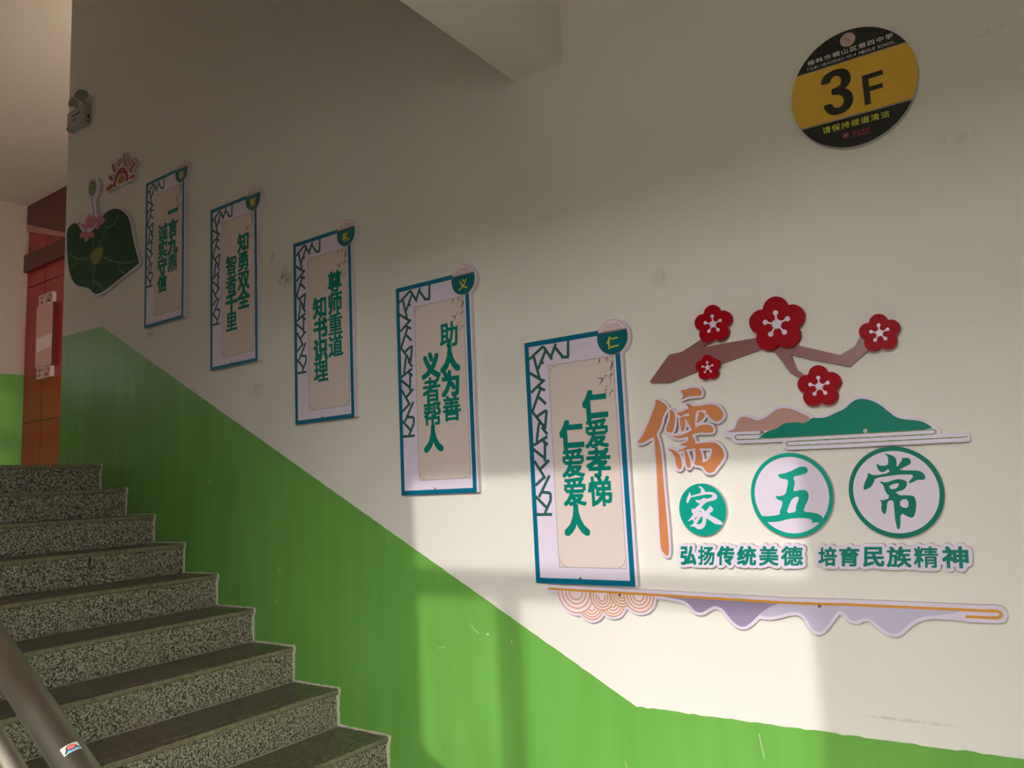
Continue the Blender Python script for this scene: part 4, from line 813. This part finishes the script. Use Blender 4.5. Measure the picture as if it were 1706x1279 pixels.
def text_line(s, quad, m_, bold, ratio=1.0, name='text_line', slant=0.0):
    """whole line of small print as one flat part"""
    a, b, c_, d = [Vector(p) for p in quad]; cj = ord(s[0]) > 1000
    ws = [1.0 if cj else {' ': .55, '.': .35, 'I': .38, 'M': 1.1, 'N': .95}.get(ch, .8) for ch in s]; tot = sum(ws); x = 0; G = []
    for ch, w_ in zip(s, ws):
        if ch != ' ':
            m0 = .06*w_ if cj else .1*w_; s0, s1 = (x+m0)/tot, (x+w_-m0)/tot
            g = glyph(ch, bold); bx = (.02, .98, -.1, .86) if cj else gbox(g)
            if ch == '.': bx = (bx[0], bx[1], bx[2], bx[2]+.7)
            G += map_quad(g, [a.lerp(b, s0), a.lerp(b, s1), d.lerp(c_, s1), d.lerp(c_, s0)], bx)
        x += w_
    P_(name, G, FY-PR, PR, m_, T)
text_line('榆林市横山区第四中学', [(4.228, .9925), (4.4715, .9925), (4.4715, 1.0085), (4.228, 1.0085)], WHITEP, .012)
text_line('YULIN HENGSHAN NO.4 MIDDLE SCHOOL', [(4.2245, .9775), (4.4735, .9745), (4.4735, .9830), (4.2245, .9865)], WHITEP, .0)
text_line('请保持楼道清洁', [(4.250, .7640), (4.439, .7600), (4.439, .7805), (4.250, .7855)], YGP, .016)
text_line('禁止吸烟', [(4.332, .7370), (4.3815, .7362), (4.3815, .7465), (4.332, .7475)], REDP, .0)
text_line('NO SMOKING', [(4.332, .7290), (4.3815, .7280), (4.3815, .7335), (4.332, .7345)], REDP, .0)
ex, ez = 4.3491, 1.0336
P_('emblem_disc', [(ell(ex, ez, .0215, .0215, 36), [])], FY-PR*.6, PR*.6, WHITEP, T)
P_('emblem_ring', [(ell(ex, ez, .0200, .0200, 36), [ell(ex, ez, .0185, .0185, 36)]), (ell(ex, ez, .0130, .0130, 30), [ell(ex, ez, .0110, .0110, 30)])], FY-PR*.9, PR*.3, REDP, T)
P_('emblem_dots', [(ell(ex+.0158*math.cos(t), ez+.0158*math.sin(t), .0011, .0015, 6), []) for t in [2*PI*i/20 for i in range(20)]], FY-PR*.9, PR*.3, REDP, T)
P_('emblem_mark', [(L, []) for L in (seg(ex-.0062, ez+.0048, ex+.0062, ez+.0048, .0026), seg(ex-.0062, ez, ex+.0062, ez, .0026), seg(ex-.0062, ez-.0048, ex+.0062, ez-.0048, .0026), seg(ex-.0060, ez+.005, ex-.0060, ez, .0026), seg(ex+.0060, ez, ex+.0060, ez-.005, .0026))], FY-PR*.9, PR*.3, REDP, T)
nx_, nz_ = 4.3150, .7408
P_('no_smoking_ring', [(ell(nx_, nz_, .0085, .0085, 28), [ell(nx_, nz_, .0068, .0068, 28)]), (seg(nx_-.005, nz_+.005, nx_+.005, nz_-.005, .0016), [])], FY-PR, PR, REDP, T)
P_('cigarette_mark', [(seg(nx_-.005, nz_-.003, nx_+.0035, nz_+.002, .002), [])], FY-PR*1.1, PR, WHITEP, T)

# ------------------------------------------------------------------ twin-head emergency light
T = thing('emergency_light', 'small grey twin-head emergency light mounted high near the wall corner', 'light', (-.365, 0, 2.335))
lo = T.location
boxes('body', [((-.120, -.040, -.068), (.125, 0, .068))], PLAST, T, bevel=.006)
boxes('label_line', [((-.05, -.0408, .012), (.055, -.0398, .024))], DARKP, T)
boxes('label_line', [((-.05, -.0408, -.012), (.02, -.0398, -.006))], DARKP, T)
boxes('switch', [((.1245, -.024, -.035), (.1275, -.012, -.018))], DARKP, T)
boxes('switch', [((-.116, -.0415, -.058), (-.100, -.0395, -.040))], DARKP, T)
for hx, hz, rx_, rz_ in ((.0, .100, -8, 14), (.100, .110, -6, 42)):
    bm = bmesh.new(); n = 24; rings = []
    for r_, y in ((.010, .022), (.030, .012), (.043, -.004), (.045, -.012), (.042, -.014)):
        rings.append([bm.verts.new((r_*math.cos(2*PI*i/n), y, r_*math.sin(2*PI*i/n))) for i in range(n)])
    for a, b in zip(rings, rings[1:]):
        for i in range(n): bm.faces.new((a[i], a[(i+1) % n], b[(i+1) % n], b[i]))
    bm.faces.new(rings[0])
    h = bm_obj('lamp_head', bm, CHROME, T, (hx, -.048, hz), smooth=True); h.rotation_euler = (math.radians(rx_), 0, math.radians(rz_))
    bm = bmesh.new(); c_ = bm.verts.new((0, -.024, 0)); rr = [[bm.verts.new((r_*math.cos(2*PI*i/n), y, r_*math.sin(2*PI*i/n))) for i in range(n)] for r_, y in ((.022, -.0215), (.0415, -.0135))]
    for i in range(n): bm.faces.new((c_, rr[0][(i+1) % n], rr[0][i])); bm.faces.new((rr[0][i], rr[0][(i+1) % n], rr[1][(i+1) % n], rr[1][i]))
    bm_obj('lens', bm, LENS, h, smooth=True)
    boxes('swivel', [((hx-.008, -.04, .06), (hx+.008, -.022, hz-.02))], PLAST, T)

# ------------------------------------------------------------------ red clad wall seen through the hall
RW = struct(boxes('wall_red', [((HX-.1, HY+.012, 0), (-.548, HY+.25, 4.2))], REDJ))
cols = [HX, -5.185, -4.55, -3.9, -3.2, -2.5, -1.8, -1.1, -.548]; rows = [0, .80, 2.515, 2.72]
for i in range(len(cols)-1):
    for a, b in ((0, .795), (.803, 2.512), (2.524, 2.72), (2.95, 3.36)):
        boxes('red_panel', [((cols[i]+.006, HY, a), (cols[i+1]-.006, HY+.012, b))], REDTILE, RW)
boxes('dark_beam', [((HX, HY-.05, 2.72), (-.548, HY+.012, 2.94))], REDD, RW)
plate('slant_panel', [([(HX, 3.36), (-4.55, 2.98), (-.548, 2.98), (-.548, 3.6), (HX, 3.6)], [])], HY-.03, .04, REDD, RW)  # flat dark red shape with a slanted lower edge
plate('slant_strip', [([(HX, 3.36), (-4.55, 2.98), (-4.55, 2.93), (HX, 3.27)], [])], HY-.034, .04, mat('strip_pink', srgb(205, 130, 125), .3), RW)  # pink band along the slanted edge
T = thing('hanging_plaque', 'narrow glossy pink plaque with lattice ends on the red wall', 'plaque', (-5.06, HY, 1.33))
hx0, hx1 = -5.265, -4.845
def Q_(name, g, y, th, m_): return plate(name, g, y, th, m_, T, tuple(T.location))
Q_('board', [([(hx0, 1.44), (hx1, 1.44), (hx1, 2.20), (hx0, 2.20)], [])], HY-.05, .05, [mat('glossy_pink', srgb(226, 170, 160), .05, coat=1.0), REDD])
Q_('picture', [([(hx0+.02, 1.62), (hx1-.02, 1.66), (hx1-.02, 1.82), (hx0+.02, 1.80)], [])], HY-.0505, .0006, mat('pale_reflection', srgb(244, 226, 214), .08))  # pale slanted patch, a reflection painted onto the glossy board
for a, b in ((1.31, 1.43), (2.21, 2.33)):
    fr_ = [seg(hx0+.04, a, hx1-.04, a, .02), seg(hx0+.04, b, hx1-.04, b, .02), seg(hx0+.045, a, hx0+.045, b, .02), seg(hx1-.045, a, hx1-.045, b, .02), seg(hx0+.05, (a+b)/2, hx0+.15, (a+b)/2, .014), seg(hx0+.15, a, hx0+.15, b, .014), seg(hx0+.15, a, hx0+.24, b, .014), seg(hx0+.24, b, hx1-.05, a, .014)]
    Q_('lattice_end', union(fr_, res=.004), HY-.045, .045, mat('pale_lattice', srgb(226, 196, 184), .4))

# ------------------------------------------------------------------ outdoors beyond the windows: yard and the block opposite
struct(boxes('ground', [((-60, -70, -9.6), (70, -3.9, -9.3))], mat('yard_paving', srgb(170, 162, 150), .9, var=.15, vscale=.3)))
T = thing('school_building', 'long pale block standing across the yard, seen only through windows', 'building', (5, -26, -9.3))
boxes('wall', [((-32, -6, 0), (32, 0, 12.9))], mat('pale_render', srgb(176, 168, 154), .9, var=.05, vscale=.4), T)
boxes('parapet', [((-32.3, -6.3, 12.9), (32.3, .3, 13.4))], mat('parapet_render', srgb(190, 180, 168), .9), T)
for r_ in range(4):
    for c_ in range(14):
        x = -29.5+c_*4.4; z = 1.2+r_*3.4
        f_ = boxes('window', [((x, 0, z), (x+2.4, .06, z+1.7))], FRAMEM, T)
        boxes('pane', [((x+.08, .06, z+.08), (x+1.16, .07, z+1.62)), ((x+1.24, .06, z+.08), (x+2.32, .07, z+1.62))], mat('dark_window', srgb(60, 66, 72), .1), f_)
